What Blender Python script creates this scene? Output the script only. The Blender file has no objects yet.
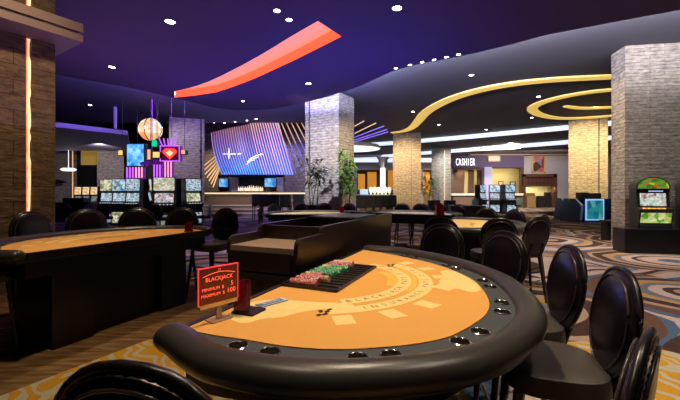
import bpy, bmesh, math, random
from mathutils import Vector, Matrix
random.seed(7)
PI = math.pi
H = 1.44          # eye height
F = 360.0         # focal length in pixels of the 680 px wide frame
HZ = 192.0        # row of the horizon
sc = bpy.context.scene
C = sc.collection

# ------------------------------------------------------------------ camera, world, exposure
cam = bpy.data.cameras.new('camera'); camo = bpy.data.objects.new('camera', cam); C.objects.link(camo)
camo.location = (0, 0, H); camo.rotation_euler = (PI/2, 0, 0)
cam.sensor_width = 36; cam.lens = 36*F/680; cam.shift_y = -(200-HZ)/680; cam.clip_start = 0.05; cam.clip_end = 200
sc.camera = camo
w = bpy.data.worlds.new('world'); sc.world = w; w.use_nodes = True
w.node_tree.nodes['Background'].inputs[0].default_value = (0.05, 0.035, 0.08, 1)
w.node_tree.nodes['Background'].inputs[1].default_value = 0.3
sc.view_settings.view_transform = 'Standard'; sc.view_settings.look = 'None'
sc.view_settings.exposure = 0.0; sc.view_settings.gamma = 1; sc.view_settings.use_curve_mapping = False
try:
    sc.cycles.use_denoising = True
    sc.cycles.denoiser = 'OPENIMAGEDENOISE'
    sc.cycles.use_light_tree = True
    sc.cycles.sample_clamp_indirect = 4.0
    sc.cycles.max_bounces = 6
except Exception: pass

def P(x, y, z):
    """point of the plane at height z seen at pixel x, y"""
    Y = F*(H-z)/(y-HZ); return Vector(((x-340)*Y/F, Y, z))
def D(x, y, Y):
    """point at distance Y seen at pixel x, y"""
    return Vector(((x-340)*Y/F, Y, H-(y-HZ)*Y/F))

def spot(loc, tgt, power, col, size=60, blend=.6, rad=.12):
    l = bpy.data.lights.new('spot', 'SPOT'); l.energy = power*1.7; l.color = col
    l.spot_size = math.radians(size); l.spot_blend = blend; l.shadow_soft_size = rad
    o = bpy.data.objects.new('spot_light', l); C.objects.link(o); o.location = loc
    o.rotation_euler = (Vector(tgt)-Vector(loc)).to_track_quat('-Z', 'Y').to_euler(); return o
def area(loc, tgt, power, col, sx, sy=None):
    l = bpy.data.lights.new('area', 'AREA'); l.energy = power; l.color = col
    l.shape = 'RECTANGLE'; l.size = sx; l.size_y = sy or sx
    o = bpy.data.objects.new('area_light', l); C.objects.link(o); o.location = loc
    o.rotation_euler = (Vector(tgt)-Vector(loc)).to_track_quat('-Z', 'Y').to_euler(); return o
WARM = (1, .74, .45); WHITE = (1, .88, .74); BLUE = (.22, .18, 1); GOLD = (1, .80, .52)
# downlights over the near tables
spot((.3, 2.6, 4.66), (.35, 1.9, .9), 270, (1, .80, .56), 62, .7, .16)
spot((-.9, 1.2, 4.66), (.0, 1.6, .9), 75, (1, .82, .6), 70, .8, .16)
spot((1.9, 1.3, 4.66), (1.4, 1.6, .6), 90, (1, .86, .7), 80, .8, .12)
spot((-2.6, 4.9, 4.66), (-2.7, 4.3, .9), 170, (1, .8, .55), 50, .8, .12)
spot((-2.2, 2.4, 4.66), (-1.9, 2.7, 0), 150, (1, .82, .55), 55, .8, .12)
spot((3.6, 3.6, 4.66), (3.6, 4.2, 0), 520, (1, .84, .7), 90, .9, .12)
spot((5.8, 9.0, 5.16), (5.8, 9.6, 0), 520, (1, .82, .66), 100, .9, .12)
spot((2.0, 7.0, 4.66), (2.1, 6.2, .9), 230, (1, .8, .5), 52, .8, .12)
spot((-.4, 9.4, 4.66), (-.5, 8.8, .9), 200, (1, .85, .6), 50, .8, .12)
spot((1.7, 9.6, 5.16), (1.8, 9.0, .9), 200, (1, .9, .8), 60, .8, .12)
spot((-3.2, 8.6, 4.66), (-2.8, 9.5, 0), 240, (.75, .66, 1), 85, .9, .12)
spot((-3.2, 3.7, 4.66), (-4.9, 5.2, 3.0), 170, (1, .72, .42), 80, .9, .12)
# spots added to wash the stone pillars, without fixtures of their own
spot((3.4, 19.6, 5.15), (4.2, 22.9, 2.6), 1700, GOLD, 70, .9, .045)
spot((11.0, 15.4, 5.15), (12.6, 18.6, 3.0), 2000, (1, .82, .48), 70, .9, .045)
spot((1.6, 11.2, 4.2), (.5, 13.9, 2.6), 560, (1, .8, .5), 70, .9, .045)
spot((-2.6, 10.6, 4.2), (-.7, 13.6, 2.9), 900, (.82, .82, 1), 75, .9, .045)
spot((5.6, 9.6, 5.1), (7.2, 9.5, 2.6), 330, (1, .82, .6), 90, .9, .045)
spot((6.5, 6.4, 4.65), (8.0, 8.9, 2.8), 215, (1, .95, .86), 85, .9, .045)
spot((-8.7, 15.6, 5.1), (-7.6, 18.0, 3.2), 600, (.72, .62, 1), 80, .9, .045)
spot((-12.6, 18.8, 3.9), (-14.9, 23.0, 2.8), 420, (.9, .82, .95), 80, .9, .045)
# added mid-air lights tinting the low ceiling, the last boosting the light wall's glow
area((.4, 9.0, 2.4), (.4, 8.9, 4.7), 120, (.10, .10, 1), 4, 3)
area((-3.5, 11.5, 2.6), (-3.5, 11.4, 4.7), 80, (.20, .12, 1), 5, 2)
area((-2.5, 5.0, 2.4), (-2.5, 5.01, 4.7), 34, (.62, .36, .85), 6, 3)
area((-5.6, 8.4, 2.4), (-5.6, 8.41, 4.7), 48, (.55, .32, .85), 4, 2.5)
area((-6.2, 21.6, 2.6), (-6.2, 12, 2.2), 60, (.3, .25, 1), 7, 1)
# light strips lying on top of the low ceiling's edge, washing the dark ceiling beyond it
for (ax, ay, bx_, by_, pw, cl) in ((-7.9, 10, -6.2, 11.8, 5, (.30, .16, 1)), (-6.2, 11.8, -4.9, 13.6, 12, (.30, .18, 1)), (-4.9, 13.65, -3.9, 14.35, 12, (.25, .18, 1)), (-3.9, 14.3, -2.6, 14.0, 12, (.22, .18, 1)), (-2.6, 14.0, -1.2, 13, 10, (.22, .2, 1)), (-1.2, 13, .15, 11.55, 9, (.35, .35, 1)), (.15, 11.55, 1.5, 9.45, 16, (.62, .7, 1)), (1.5, 9.45, 3.2, 8.25, 22, (.78, .82, 1)), (3.2, 8.25, 5.2, 6.8, 22, (.85, .86, 1)), (5.2, 6.8, 8.1, 5.4, 20, (.85, .86, 1)), (8.1, 5.4, 13, 3.4, 14, (.85, .86, 1))):
    mx_, my_ = (ax+bx_)/2, (ay+by_)/2; L_ = math.hypot(bx_-ax, by_-ay); nx, ny = -(by_-ay)/L_, (bx_-ax)/L_
    o_ = area((mx_-nx*.06, my_-ny*.06, 4.85), (mx_+nx*1.9, my_+ny*1.9, 5.2), pw*L_*(10 if ax < -.5 else 5.5), cl, L_, .06)
    zz = (Vector((mx_+nx*1.9, my_+ny*1.9, 5.2))-Vector((mx_-nx*.06, my_-ny*.06, 4.85))).normalized(); xx = Vector(((bx_-ax)/L_, (by_-ay)/L_, 0)); o_.rotation_euler = Matrix((xx, (-zz).cross(xx), -zz)).transposed().to_euler()
# lamps added to brighten the far hall, cashier front and bar wall
spot((12, 25, 4.78), (12.5, 32, 1.5), 1700, (1, .9, .78), 120, .9, .05)
area((15.5, 29.0, 4.4), (16, 33, 2), 260, (1, .86, .7), 6, .5)
spot((7.6, 24.6, 4.78), (8.1, 27, 2.7), 430, (1, .95, .88), 75, .9, .05)
spot((-8.6, 23.3, 5.3), (-8.9, 25.6, 2.6), 260, (1, .78, .5), 70, .9, .05)
spot((-3.5, 23.0, 5.3), (-3.4, 25.6, 3.0), 420, (.62, .52, 1), 75, .9, .05)
spot((-5.5, 20.5, 5.1), (-5.5, 24, .9), 500, (1, .8, .6), 110, .9, .05)

# ------------------------------------------------------------------ materials
MATS = {}
def mat(name, col, rough=.5, metal=0, emit=None, es=1.0, bump=0, bs=30, spec=None, alpha=None, trans=None, coat=0):
    if name in MATS: return MATS[name]
    m = bpy.data.materials.new(name); m.use_nodes = True; n = m.node_tree.nodes; L = m.node_tree.links
    b = n['Principled BSDF']; b.inputs['Roughness'].default_value = rough; b.inputs['Metallic'].default_value = metal
    if spec is not None: b.inputs['Specular IOR Level'].default_value = spec
    if alpha is not None: b.inputs['Alpha'].default_value = alpha
    if trans is not None: b.inputs['Transmission Weight'].default_value = trans
    if coat: b.inputs['Coat Weight'].default_value = coat; b.inputs['Coat Roughness'].default_value = .12
    tc = n.new('ShaderNodeTexCoord'); nz = n.new('ShaderNodeTexNoise'); nz.inputs['Scale'].default_value = bs
    nz.inputs['Detail'].default_value = 4
    L.new(tc.outputs['Object'], nz.inputs['Vector'])
    mx = n.new('ShaderNodeMix'); mx.data_type = 'RGBA'
    mx.inputs[6].default_value = (*[c*.86 for c in col], 1); mx.inputs[7].default_value = (*[min(1, c*1.12) for c in col], 1)
    L.new(nz.outputs['Fac'], mx.inputs[0]); L.new(mx.outputs[2], b.inputs['Base Color'])
    if bump:
        bp = n.new('ShaderNodeBump'); bp.inputs['Strength'].default_value = bump; bp.inputs['Distance'].default_value = .01
        L.new(nz.outputs['Fac'], bp.inputs['Height']); L.new(bp.outputs[0], b.inputs['Normal'])
    if emit:
        b.inputs['Emission Color'].default_value = (*emit, 1); b.inputs['Emission Strength'].default_value = es
    MATS[name] = m; return m

def screen(name, cols, es=1.6, scale=9, seed=0.0, rows=1.0):
    """lit glass or video picture: patches of several colours"""
    if name in MATS: return MATS[name]
    m = bpy.data.materials.new(name); m.use_nodes = True; n = m.node_tree.nodes; L = m.node_tree.links
    b = n['Principled BSDF']; b.inputs['Roughness'].default_value = .2; b.inputs['Base Color'].default_value = (.02, .02, .02, 1)
    tc = n.new('ShaderNodeTexCoord'); mp = n.new('ShaderNodeMapping'); mp.inputs['Location'].default_value = (seed, seed*.7, seed*1.3)
    mp.inputs['Scale'].default_value = (1, 1, rows)
    v = n.new('ShaderNodeTexVoronoi'); v.inputs['Scale'].default_value = scale
    nz = n.new('ShaderNodeTexNoise'); nz.inputs['Scale'].default_value = scale*.6
    L.new(tc.outputs['Object'], mp.inputs['Vector']); L.new(mp.outputs[0], v.inputs['Vector']); L.new(mp.outputs[0], nz.inputs['Vector'])
    sp = n.new('ShaderNodeSeparateColor'); L.new(v.outputs['Color'], sp.inputs[0])
    ad = n.new('ShaderNodeMath'); ad.operation = 'MULTIPLY_ADD'; ad.inputs[1].default_value = .6
    L.new(sp.outputs[0], ad.inputs[0])
    m2 = n.new('ShaderNodeMath'); m2.operation = 'MULTIPLY'; m2.inputs[1].default_value = .5; L.new(nz.outputs['Fac'], m2.inputs[0]); L.new(m2.outputs[0], ad.inputs[2])
    r = n.new('ShaderNodeValToRGB'); L.new(ad.outputs[0], r.inputs[0])
    el = r.color_ramp.elements
    while len(el) < len(cols): el.new(.5)
    for i, c in enumerate(cols): el[i].position = .1+.75*i/(len(cols)-1); el[i].color = (*c, 1)
    L.new(r.outputs[0], b.inputs['Emission Color']); b.inputs['Emission Strength'].default_value = es*.85
    MATS[name] = m; return m

def stone(name, c1, c2, bh=.11, bw=.62, bump=.9):
    """split-face travertine laid in long thin courses"""
    if name in MATS: return MATS[name]
    m = bpy.data.materials.new(name); m.use_nodes = True; n = m.node_tree.nodes; L = m.node_tree.links
    b = n['Principled BSDF']; b.inputs['Roughness'].default_value = .85
    tc = n.new('ShaderNodeTexCoord'); s = n.new('ShaderNodeSeparateXYZ'); L.new(tc.outputs['Object'], s.inputs[0])
    a = n.new('ShaderNodeMath'); a.operation = 'ADD'; L.new(s.outputs[0], a.inputs[0]); L.new(s.outputs[1], a.inputs[1])
    nzw = n.new('ShaderNodeTexNoise'); nzw.inputs['Scale'].default_value = 2.2; L.new(tc.outputs['Object'], nzw.inputs['Vector'])
    zz = n.new('ShaderNodeMath'); zz.operation = 'MULTIPLY_ADD'; zz.inputs[1].default_value = .035; L.new(nzw.outputs['Fac'], zz.inputs[0]); L.new(s.outputs[2], zz.inputs[2])
    c = n.new('ShaderNodeCombineXYZ'); L.new(a.outputs[0], c.inputs[0]); L.new(zz.outputs[0], c.inputs[1])
    br = n.new('ShaderNodeTexBrick'); br.inputs['Scale'].default_value = 1; br.inputs['Brick Width'].default_value = bw
    br.inputs['Row Height'].default_value = bh; br.inputs['Mortar Size'].default_value = .006; br.inputs['Bias'].default_value = 0
    br.inputs['Color1'].default_value = (*c1, 1); br.inputs['Color2'].default_value = (*c2, 1)
    br.inputs['Mortar'].default_value = (*[x*.35 for x in c1], 1); br.offset = .37
    L.new(c.outputs[0], br.inputs['Vector'])
    mp = n.new('ShaderNodeMapping'); mp.inputs['Scale'].default_value = (1, 1, 2.6); L.new(tc.outputs['Object'], mp.inputs['Vector'])
    nz = n.new('ShaderNodeTexNoise'); nz.inputs['Scale'].default_value = 5; nz.inputs['Detail'].default_value = 8; nz.inputs['Roughness'].default_value = .7
    L.new(mp.outputs[0], nz.inputs['Vector'])
    r = n.new('ShaderNodeValToRGB'); r.color_ramp.elements[0].position = .36; r.color_ramp.elements[0].color = (.42, .4, .36, 1)
    r.color_ramp.elements[1].position = .62; r.color_ramp.elements[1].color = (1.1, 1.08, 1.05, 1); L.new(nz.outputs['Fac'], r.inputs[0])
    mx = n.new('ShaderNodeMix'); mx.data_type = 'RGBA'; mx.blend_type = 'MULTIPLY'; mx.inputs[0].default_value = 1
    L.new(br.outputs['Color'], mx.inputs[6]); L.new(r.outputs[0], mx.inputs[7]); L.new(mx.outputs[2], b.inputs['Base Color'])
    hh = n.new('ShaderNodeMath'); hh.operation = 'MULTIPLY_ADD'; hh.inputs[1].default_value = -1.0; L.new(br.outputs['Fac'], hh.inputs[0]); L.new(nz.outputs['Fac'], hh.inputs[2])
    bp = n.new('ShaderNodeBump'); bp.inputs['Strength'].default_value = bump; bp.inputs['Distance'].default_value = .12
    L.new(hh.outputs[0], bp.inputs['Height']); L.new(bp.outputs[0], b.inputs['Normal'])
    MATS[name] = m; return m

LEATHER = mat('black_leather', (.009, .006, .007), .26, bump=.06, bs=70)
RAIL = mat('rail_leather', (.044, .038, .031), .34, bump=.05, bs=120)
SEATM = mat('seat_leather', (.075, .062, .055), .42, bump=.2, bs=150)
WOODD = mat('espresso_wood', (.016, .009, .007), .38)
WOODL = mat('chair_wood', (.012, .008, .006), .3)
CHROME = mat('chrome', (.75, .73, .7), .18, 1)
BRASS = mat('brass', (.6, .42, .2), .3, 1)
BLACK = mat('black_laminate', (.008, .007, .008), .4)
FELT = mat('orange_felt', (.82, .39, .08), .9, bump=.05, bs=300)
FELTP = mat('felt_print_pale', (.98, .68, .25), .9)
FELTY = mat('felt_print_yellow', (.92, .52, .08), .9)
INK = mat('felt_ink', (.25, .10, .03), .9)
INKD = mat('felt_logo_ink', (.06, .02, .012), .9)
RING = mat('ring_cloth', (.052, .062, .066), .6, bump=.05, bs=200)
STONE = stone('stone_grey', (.36, .31, .26), (.28, .245, .21), .09, .9)
STONEW = stone('stone_warm', (.42, .33, .21), (.34, .26, .17), .10, .5)
STONEP = stone('stone_pale', (.50, .46, .42), (.40, .37, .34), .10, .5)
DARKSTONE = stone('stone_brown', (.30, .21, .12), (.22, .15, .085), .22, 1.1)
SLABM = mat('purple_paint', (.062, .030, .080), .8)
CEILM = mat('dark_ceiling_paint', (.070, .064, .080), .8)
GLOWW = mat('white_cove_glow', (.8, .85, .9), .6, emit=(.80, .88, 1), es=.95)  # cove light put into the fascia as emission, no lamp behind it
DARK = mat('matte_black', (.006, .006, .007), .7)

# ------------------------------------------------------------------ mesh helpers
class MB:
    def __init__(s): s.bm = bmesh.new(); s.mi = 0
    def _set(s, fs):
        for f in fs: f.material_index = s.mi
    def box(s, x0, x1, y0, y1, z0, z1, bev=0, rot=None):
        r = bmesh.ops.create_cube(s.bm, size=1); vs = r['verts']
        for v in vs:
            v.co = Vector(((x0+x1)/2+v.co.x*(x1-x0), (y0+y1)/2+v.co.y*(y1-y0), (z0+z1)/2+v.co.z*(z1-z0)))
        fs = list({f for v in vs for f in v.link_faces}); s._set(fs)
        if bev:
            es = list({e for v in vs for e in v.link_edges})
            rr = bmesh.ops.bevel(s.bm, geom=es, offset=bev, segments=2, affect='EDGES', profile=.5)
            s._set(rr['faces'])
            vs = list({v for f in rr['faces'] for v in f.verts} | {v for v in vs if v.is_valid})
        if rot: bmesh.ops.transform(s.bm, matrix=rot, verts=[v for v in vs if v.is_valid])
        return s
    def prism(s, pts, z0, z1, M=None):
        a = [s.bm.verts.new((x, y, z0)) for x, y in pts]; b = [s.bm.verts.new((x, y, z1)) for x, y in pts]
        n = len(pts); fs = []
        f = s.bm.faces.new(list(reversed(a))); fs.append(f); f = s.bm.faces.new(b); fs.append(f)
        for i in range(n): fs.append(s.bm.faces.new((a[i], a[(i+1) % n], b[(i+1) % n], b[i])))
        s._set(fs)
        if M is not None: bmesh.ops.transform(s.bm, matrix=M, verts=a+b)
        bmesh.ops.recalc_face_normals(s.bm, faces=fs)
        return s
    def face(s, pts):
        f = s.bm.faces.new([s.bm.verts.new(p) for p in pts]); f.material_index = s.mi; return s
    def tube(s, path, r, seg=8, caps=True, closed=False, rz=None):
        path = [Vector(p) for p in path]; n = len(path); rings = []
        rs = r if isinstance(r, (list, tuple)) else [r]*n
        for i, p in enumerate(path):
            if closed: t = path[(i+1) % n]-path[i-1]
            else: t = path[min(i+1, n-1)]-path[max(i-1, 0)]
            t.normalize(); up = Vector((0, 0, 1)) if abs(t.z) < .95 else Vector((1, 0, 0))
            a = t.cross(up).normalized(); b = a.cross(t).normalized(); q = rs[i]; qz = (rz[i] if rz else q)
            rings.append([s.bm.verts.new(p+a*q*math.cos(2*PI*k/seg)+b*qz*math.sin(2*PI*k/seg)) for k in range(seg)])
        m = n if closed else n-1; fs = []
        for i in range(m):
            A, B = rings[i], rings[(i+1) % n]
            for k in range(seg): fs.append(s.bm.faces.new((A[k], A[(k+1) % seg], B[(k+1) % seg], B[k])))
        if caps and not closed:
            fs.append(s.bm.faces.new(rings[0])); fs.append(s.bm.faces.new(list(reversed(rings[-1]))))
        s._set(fs); bmesh.ops.recalc_face_normals(s.bm, faces=fs); return s
    def lathe(s, prof, seg=20, loc=(0, 0, 0), M=None, cap=True):
        rings = []; vs = []
        for r, z in prof:
            ring = [s.bm.verts.new((loc[0]+r*math.cos(2*PI*k/seg), loc[1]+r*math.sin(2*PI*k/seg), loc[2]+z)) for k in range(seg)]
            rings.append(ring); vs += ring
        fs = []
        for A, B in zip(rings, rings[1:]):
            for k in range(seg): fs.append(s.bm.faces.new((A[k], A[(k+1) % seg], B[(k+1) % seg], B[k])))
        if cap and prof[0][0] > 1e-5: fs.append(s.bm.faces.new(list(reversed(rings[0]))))
        if cap and prof[-1][0] > 1e-5: fs.append(s.bm.faces.new(rings[-1]))
        s._set(fs)
        if M is not None: bmesh.ops.transform(s.bm, matrix=M, verts=vs)
        return s
    def text(s, txt, size, M):
        cu = bpy.data.curves.new('t', 'FONT'); cu.body = txt; cu.size = size; cu.align_x = 'CENTER'; cu.align_y = 'CENTER'; cu.resolution_u = 2
        o = bpy.data.objects.new('t', cu); C.objects.link(o)
        dg = bpy.context.evaluated_depsgraph_get(); me = bpy.data.meshes.new_from_object(o.evaluated_get(dg))
        me.transform(M); n0 = len(s.bm.faces); s.bm.from_mesh(me); s.bm.faces.ensure_lookup_table()
        for f in s.bm.faces[n0:]: f.material_index = s.mi
        bpy.data.objects.remove(o); bpy.data.curves.remove(cu); bpy.data.meshes.remove(me); return s
    def make(s, name, mats, parent=None, smooth=False, loc=(0, 0, 0), rz=0):
        me = bpy.data.meshes.new(name); s.bm.normal_update(); s.bm.to_mesh(me); s.bm.free()
        if not isinstance(mats, (list, tuple)): mats = [mats]
        for m in mats: me.materials.append(m)
        if smooth:
            for p in me.polygons: p.use_smooth = True
            if smooth != 'all': me.set_sharp_from_angle(angle=math.radians(42))
        o = bpy.data.objects.new(name, me); C.objects.link(o); o.location = loc; o.rotation_euler[2] = rz
        if parent: o.parent = parent
        return o
def tag(o, label=None, cat=None, group=None, kind=None):
    if label: o['label'] = label
    if cat: o['category'] = cat
    if group: o['group'] = group
    if kind: o['kind'] = kind
    return o
def thing(name, label, cat, loc=(0, 0, 0), rz=0, group=None, sc_=1.0):
    o = bpy.data.objects.new(name, None); C.objects.link(o); o.location = loc; o.rotation_euler[2] = rz
    o.empty_display_size = .1; o.scale = (sc_,)*3
    return tag(o, label, cat, group)
def struct(o): o['kind'] = 'structure'; return o
KIDS = {}
def dup(root, label, group=None):
    c = root.copy(); C.objects.link(c)
    def rec(src, dst):
        for ch in [x for x in ALLCH(src)]:
            d = ch.copy(); C.objects.link(d); d.parent = dst; rec(ch, d)
    rec(root, c); c['label'] = label
    if group: c['group'] = group
    return c
def ALLCH(o): return [x for x in bpy.data.objects if x.parent == o and x.name in NAMES_OF.get(o.name, [x.name])]
NAMES_OF = {}
def smoothpts(p, it=2):
    for _ in range(it):
        q = [p[0]]
        for a, b in zip(p, p[1:]):
            q.append((a[0]*.75+b[0]*.25, a[1]*.75+b[1]*.25)); q.append((a[0]*.25+b[0]*.75, a[1]*.25+b[1]*.75))
        q.append(p[-1]); p = q
    return p
def offset(p, d):
    out = []; n = len(p)
    for i in range(n):
        a = Vector(p[max(0, i-1)]); b = Vector(p[min(n-1, i+1)]); t = (b-a).normalized(); nn = Vector((-t.y, t.x))
        dd = d[i] if isinstance(d, list) else d
        out.append((p[i][0]+nn.x*dd, p[i][1]+nn.y*dd))
    return out

# ------------------------------------------------------------------ floor with patterned carpet
def carpet():
    m = bpy.data.materials.new('casino_carpet'); m.use_nodes = True; n = m.node_tree.nodes; L = m.node_tree.links
    b = n['Principled BSDF']; b.inputs['Roughness'].default_value = .95; b.inputs['Specular IOR Level'].default_value = .1
    def N(t, **k):
        x = n.new(t)
        for kk, v in k.items(): setattr(x, kk, v)
        return x
    def math_(op, a, bb=None, c=None):
        x = N('ShaderNodeMath', operation=op)
        for i, v in enumerate((a, bb, c)):
            if v is None: continue
            if isinstance(v, (int, float)): x.inputs[i].default_value = v
            else: L.new(v, x.inputs[i])
        return x.outputs[0]
    def ramp(v, els, interp='CONSTANT'):
        r = N('ShaderNodeValToRGB'); r.color_ramp.interpolation = interp; el = r.color_ramp.elements
        while len(el) < len(els): el.new(.5)
        for i, (p, c) in enumerate(els): el[i].position = p; el[i].color = (*c, 1)
        L.new(v, r.inputs[0]); return r.outputs[0]
    def mix(f, a, bb):
        x = N('ShaderNodeMix', data_type='RGBA')
        if isinstance(f, (int, float)): x.inputs[0].default_value = f
        else: L.new(f, x.inputs[0])
        for i, v in ((6, a), (7, bb)):
            if isinstance(v, tuple): x.inputs[i].default_value = (*v, 1)
            else: L.new(v, x.inputs[i])
        return x.outputs[2]
    tc = N('ShaderNodeTexCoord'); P_ = tc.outputs['Object']
    s = N('ShaderNodeSeparateXYZ'); L.new(P_, s.inputs[0]); X, Y = s.outputs[0], s.outputs[1]
    wn = N('ShaderNodeTexNoise'); wn.inputs['Scale'].default_value = .55; L.new(P_, wn.inputs['Vector'])
    vm = N('ShaderNodeVectorMath', operation='MULTIPLY_ADD'); L.new(wn.outputs['Color'], vm.inputs[0]); vm.inputs[1].default_value = (.8, .8, 0); L.new(P_, vm.inputs[2])
    vo = N('ShaderNodeTexVoronoi'); vo.inputs['Scale'].default_value = .42; L.new(vm.outputs[0], vo.inputs['Vector'])
    cs = N('ShaderNodeSeparateColor'); L.new(vo.outputs['Color'], cs.inputs[0])
    rings = math_('FRACT', math_('MULTIPLY_ADD', vo.outputs['Distance'], 1.75, cs.outputs[0]))
    tan = (.42, .30, .21); brown = (.055, .03, .025); brown2 = (.13, .07, .045); blue = (.075, .13, .22); pink = (.58, .44, .37); slate = (.15, .17, .22); gold = (.52, .28, .05)
    base = ramp(rings, [(0, brown), (.13, tan), (.2, brown2), (.33, blue), (.41, pink), (.56, tan), (.61, brown), (.68, pink), (.80, slate), (.88, gold), (.93, tan)])
    # fine wavy weave lines over it
    wv = N('ShaderNodeTexWave'); wv.wave_type = 'BANDS'; wv.bands_direction = 'DIAGONAL'; wv.inputs['Scale'].default_value = 4.5; wv.inputs['Distortion'].default_value = 9; wv.inputs['Detail Scale'].default_value = 1.6
    L.new(P_, wv.inputs['Vector'])
    base = mix(math_('MULTIPLY', math_('GREATER_THAN', wv.outputs['Fac'], .72), .22), base, (.12, .08, .07))
    # yellow fields with cream brush strokes
    wy = N('ShaderNodeTexWave'); wy.wave_type = 'RINGS'; wy.rings_direction = 'Z'; wy.inputs['Scale'].default_value = 2.3; wy.inputs['Distortion'].default_value = 14; wy.inputs['Detail'].default_value = 1.5; wy.inputs['Detail Scale'].default_value = 1.4
    my = N('ShaderNodeMapping'); my.inputs['Location'].default_value = (2.9, -2.2, 0); L.new(P_, my.inputs['Vector']); L.new(my.outputs[0], wy.inputs['Vector'])
    yel = ramp(wy.outputs['Fac'], [(0, (.60, .31, .02)), (.48, (.56, .27, .02)), (.60, (.56, .46, .26)), (.85, (.50, .44, .30))], 'LINEAR')
    # signed distance from the edge of the brown runner under the tables
    sd = math_('SUBTRACT', math_('MULTIPLY', math_('ADD', X, 2.4), .88), math_('MULTIPLY', math_('SUBTRACT', Y, 2.54), .48))
    wob = math_('MULTIPLY_ADD', wn.outputs['Fac'], .9, -.45)
    ymask = math_('MULTIPLY', math_('GREATER_THAN', sd, 0), math_('LESS_THAN', math_('ADD', Y, wob), 3.5))
    ymask = math_('MULTIPLY', ymask, math_('LESS_THAN', X, .9))
    dx = math_('SUBTRACT', X, 2.45); dy = math_('SUBTRACT', Y, 2.7)
    rr = math_('SQRT', math_('ADD', math_('MULTIPLY', dx, dx), math_('MULTIPLY', math_('MULTIPLY', dy, dy), 1.2)))
    y2 = math_('LESS_THAN', math_('ADD', rr, wob), .80)
    col = mix(math_('MAXIMUM', ymask, y2), base, yel)
    # brown streaky runner
    st = N('ShaderNodeTexNoise'); st.inputs['Scale'].default_value = 6; st.inputs['Detail'].default_value = 5
    ms = N('ShaderNodeMapping'); ms.inputs['Rotation'].default_value = (0, 0, -1.15); ms.inputs['Scale'].default_value = (.5, 4, 1); L.new(P_, ms.inputs['Vector']); L.new(ms.outputs[0], st.inputs['Vector'])
    run = ramp(st.outputs['Fac'], [(.35, (.13, .06, .022)), (.5, (.21, .11, .04)), (.65, (.30, .18, .07))], 'LINEAR')
    bmask = math_('MULTIPLY', math_('LESS_THAN', sd, 0), math_('LESS_THAN', math_('ADD', Y, math_('MULTIPLY', X, -.25)), 6.8))
    col = mix(bmask, col, run)
    # purplish, cooler carpet in the bar lounge
    pm = math_('MULTIPLY', math_('GREATER_THAN', Y, 9.2), math_('LESS_THAN', X, -.8))
    pur = mix(math_('GREATER_THAN', rings, .6), (.09, .06, .10), (.20, .15, .21))
    col = mix(pm, col, pur)
    fz = N('ShaderNodeTexNoise'); fz.inputs['Scale'].default_value = 90; L.new(P_, fz.inputs['Vector'])
    col = mix(math_('MULTIPLY', fz.outputs['Fac'], .3), col, (.03, .02, .02))
    L.new(col, b.inputs['Base Color'])
    bp = N('ShaderNodeBump'); bp.inputs['Strength'].default_value = .3; bp.inputs['Distance'].default_value = .004; L.new(fz.outputs['Fac'], bp.inputs['Height']); L.new(bp.outputs[0], b.inputs['Normal'])
    return m
m = MB(); m.box(-26, 30, -8, 36, -.1, 0); struct(m.make('floor', carpet()))

# ------------------------------------------------------------------ upper ceiling
ZU, ZS = 5.2, 4.7
def zc(x, y):
    t = min(1, max(0, (y-19.3)/4.5)); t = t*t*(3-2*t); k = min(1, max(0, (1.5-x)/2.5))
    return ZU+1.3*t*k
m = MB()
xs = [-26, -14, -9, -6, -4, -2, -1, -.5, 0, .5, 1, 1.5, 6, 14, 30]; ys = [-8, 4, 12, 19.3, 20, 21, 22, 23, 24, 25, 27, 36]
g = [[m.bm.verts.new((x, y, zc(x, y))) for x in xs] for y in ys]
for j in range(len(ys)-1):
    for i in range(len(xs)-1): m.bm.faces.new((g[j][i], g[j][i+1], g[j+1][i+1], g[j+1][i]))
struct(m.make('ceiling', CEILM))
# dropped purple ceiling with a curved edge and the orange light well
edge_px = [(57, 75), (78, 79), (100, 82.5), (125, 87), (150, 92.5), (175, 98.5), (195, 103), (212, 107.5), (233, 110.5), (255, 110.3), (272, 109), (290, 106), (307, 102), (325, 97.5), (340, 93), (352, 89), (365, 84), (380, 77), (392, 71.5), (404, 67.8), (415, 65), (430, 62), (445, 59.5), (480, 52), (513, 44), (546, 35), (583, 28), (620, 21), (650, 15.5), (680, 10)]
edge = [P(x, y, ZS).xy for x, y in edge_px]
outer = [(-26, 8.2), (-12, 9.4)] + [tuple(e) for e in edge] + [(8.2, 5.5), (14, 3.2), (30, 0), (30, -7.9), (-26, -7.9)]
up_px = [(174.5, 91.5), (186.5, 88.8), (198, 85.5), (210, 81), (222, 75.5), (235.4, 68.7), (248, 62), (260.5, 55), (274, 47), (288.5, 38), (303, 29.5), (318, 21)]
lo_px = [(341.5, 36.5), (326, 44.5), (311, 52), (295, 60), (280, 67), (267, 73), (255, 78.4), (244, 82.8), (232.6, 87), (216, 92.4), (196, 95.4), (174.5, 97.7)]
well = [tuple(P(x, y, ZS).xy) for x, y in up_px+lo_px]
m = MB(); bm = m.bm
def loop(pts, z): vs = [bm.verts.new((x, y, z)) for x, y in pts]; return vs, [bm.edges.new((vs[i], vs[(i+1) % len(vs)])) for i in range(len(vs))]
o0, oe = loop(outer, ZS); w0, we = loop(well, ZS)
bmesh.ops.triangle_fill(bm, edges=oe+we, use_beauty=True)
o1 = [bm.verts.new((x, y, ZS+.12)) for x, y in outer]
for i in range(len(outer)): bm.faces.new((o0[i], o0[(i+1) % len(outer)], o1[(i+1) % len(outer)], o1[i]))
struct(m.make('ceiling', SLABM))
m = MB(); bm = m.bm
ORT = mat('orange_light_panel', (.9, .35, .2), .6, emit=(1, .27, .08), es=.90)
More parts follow.
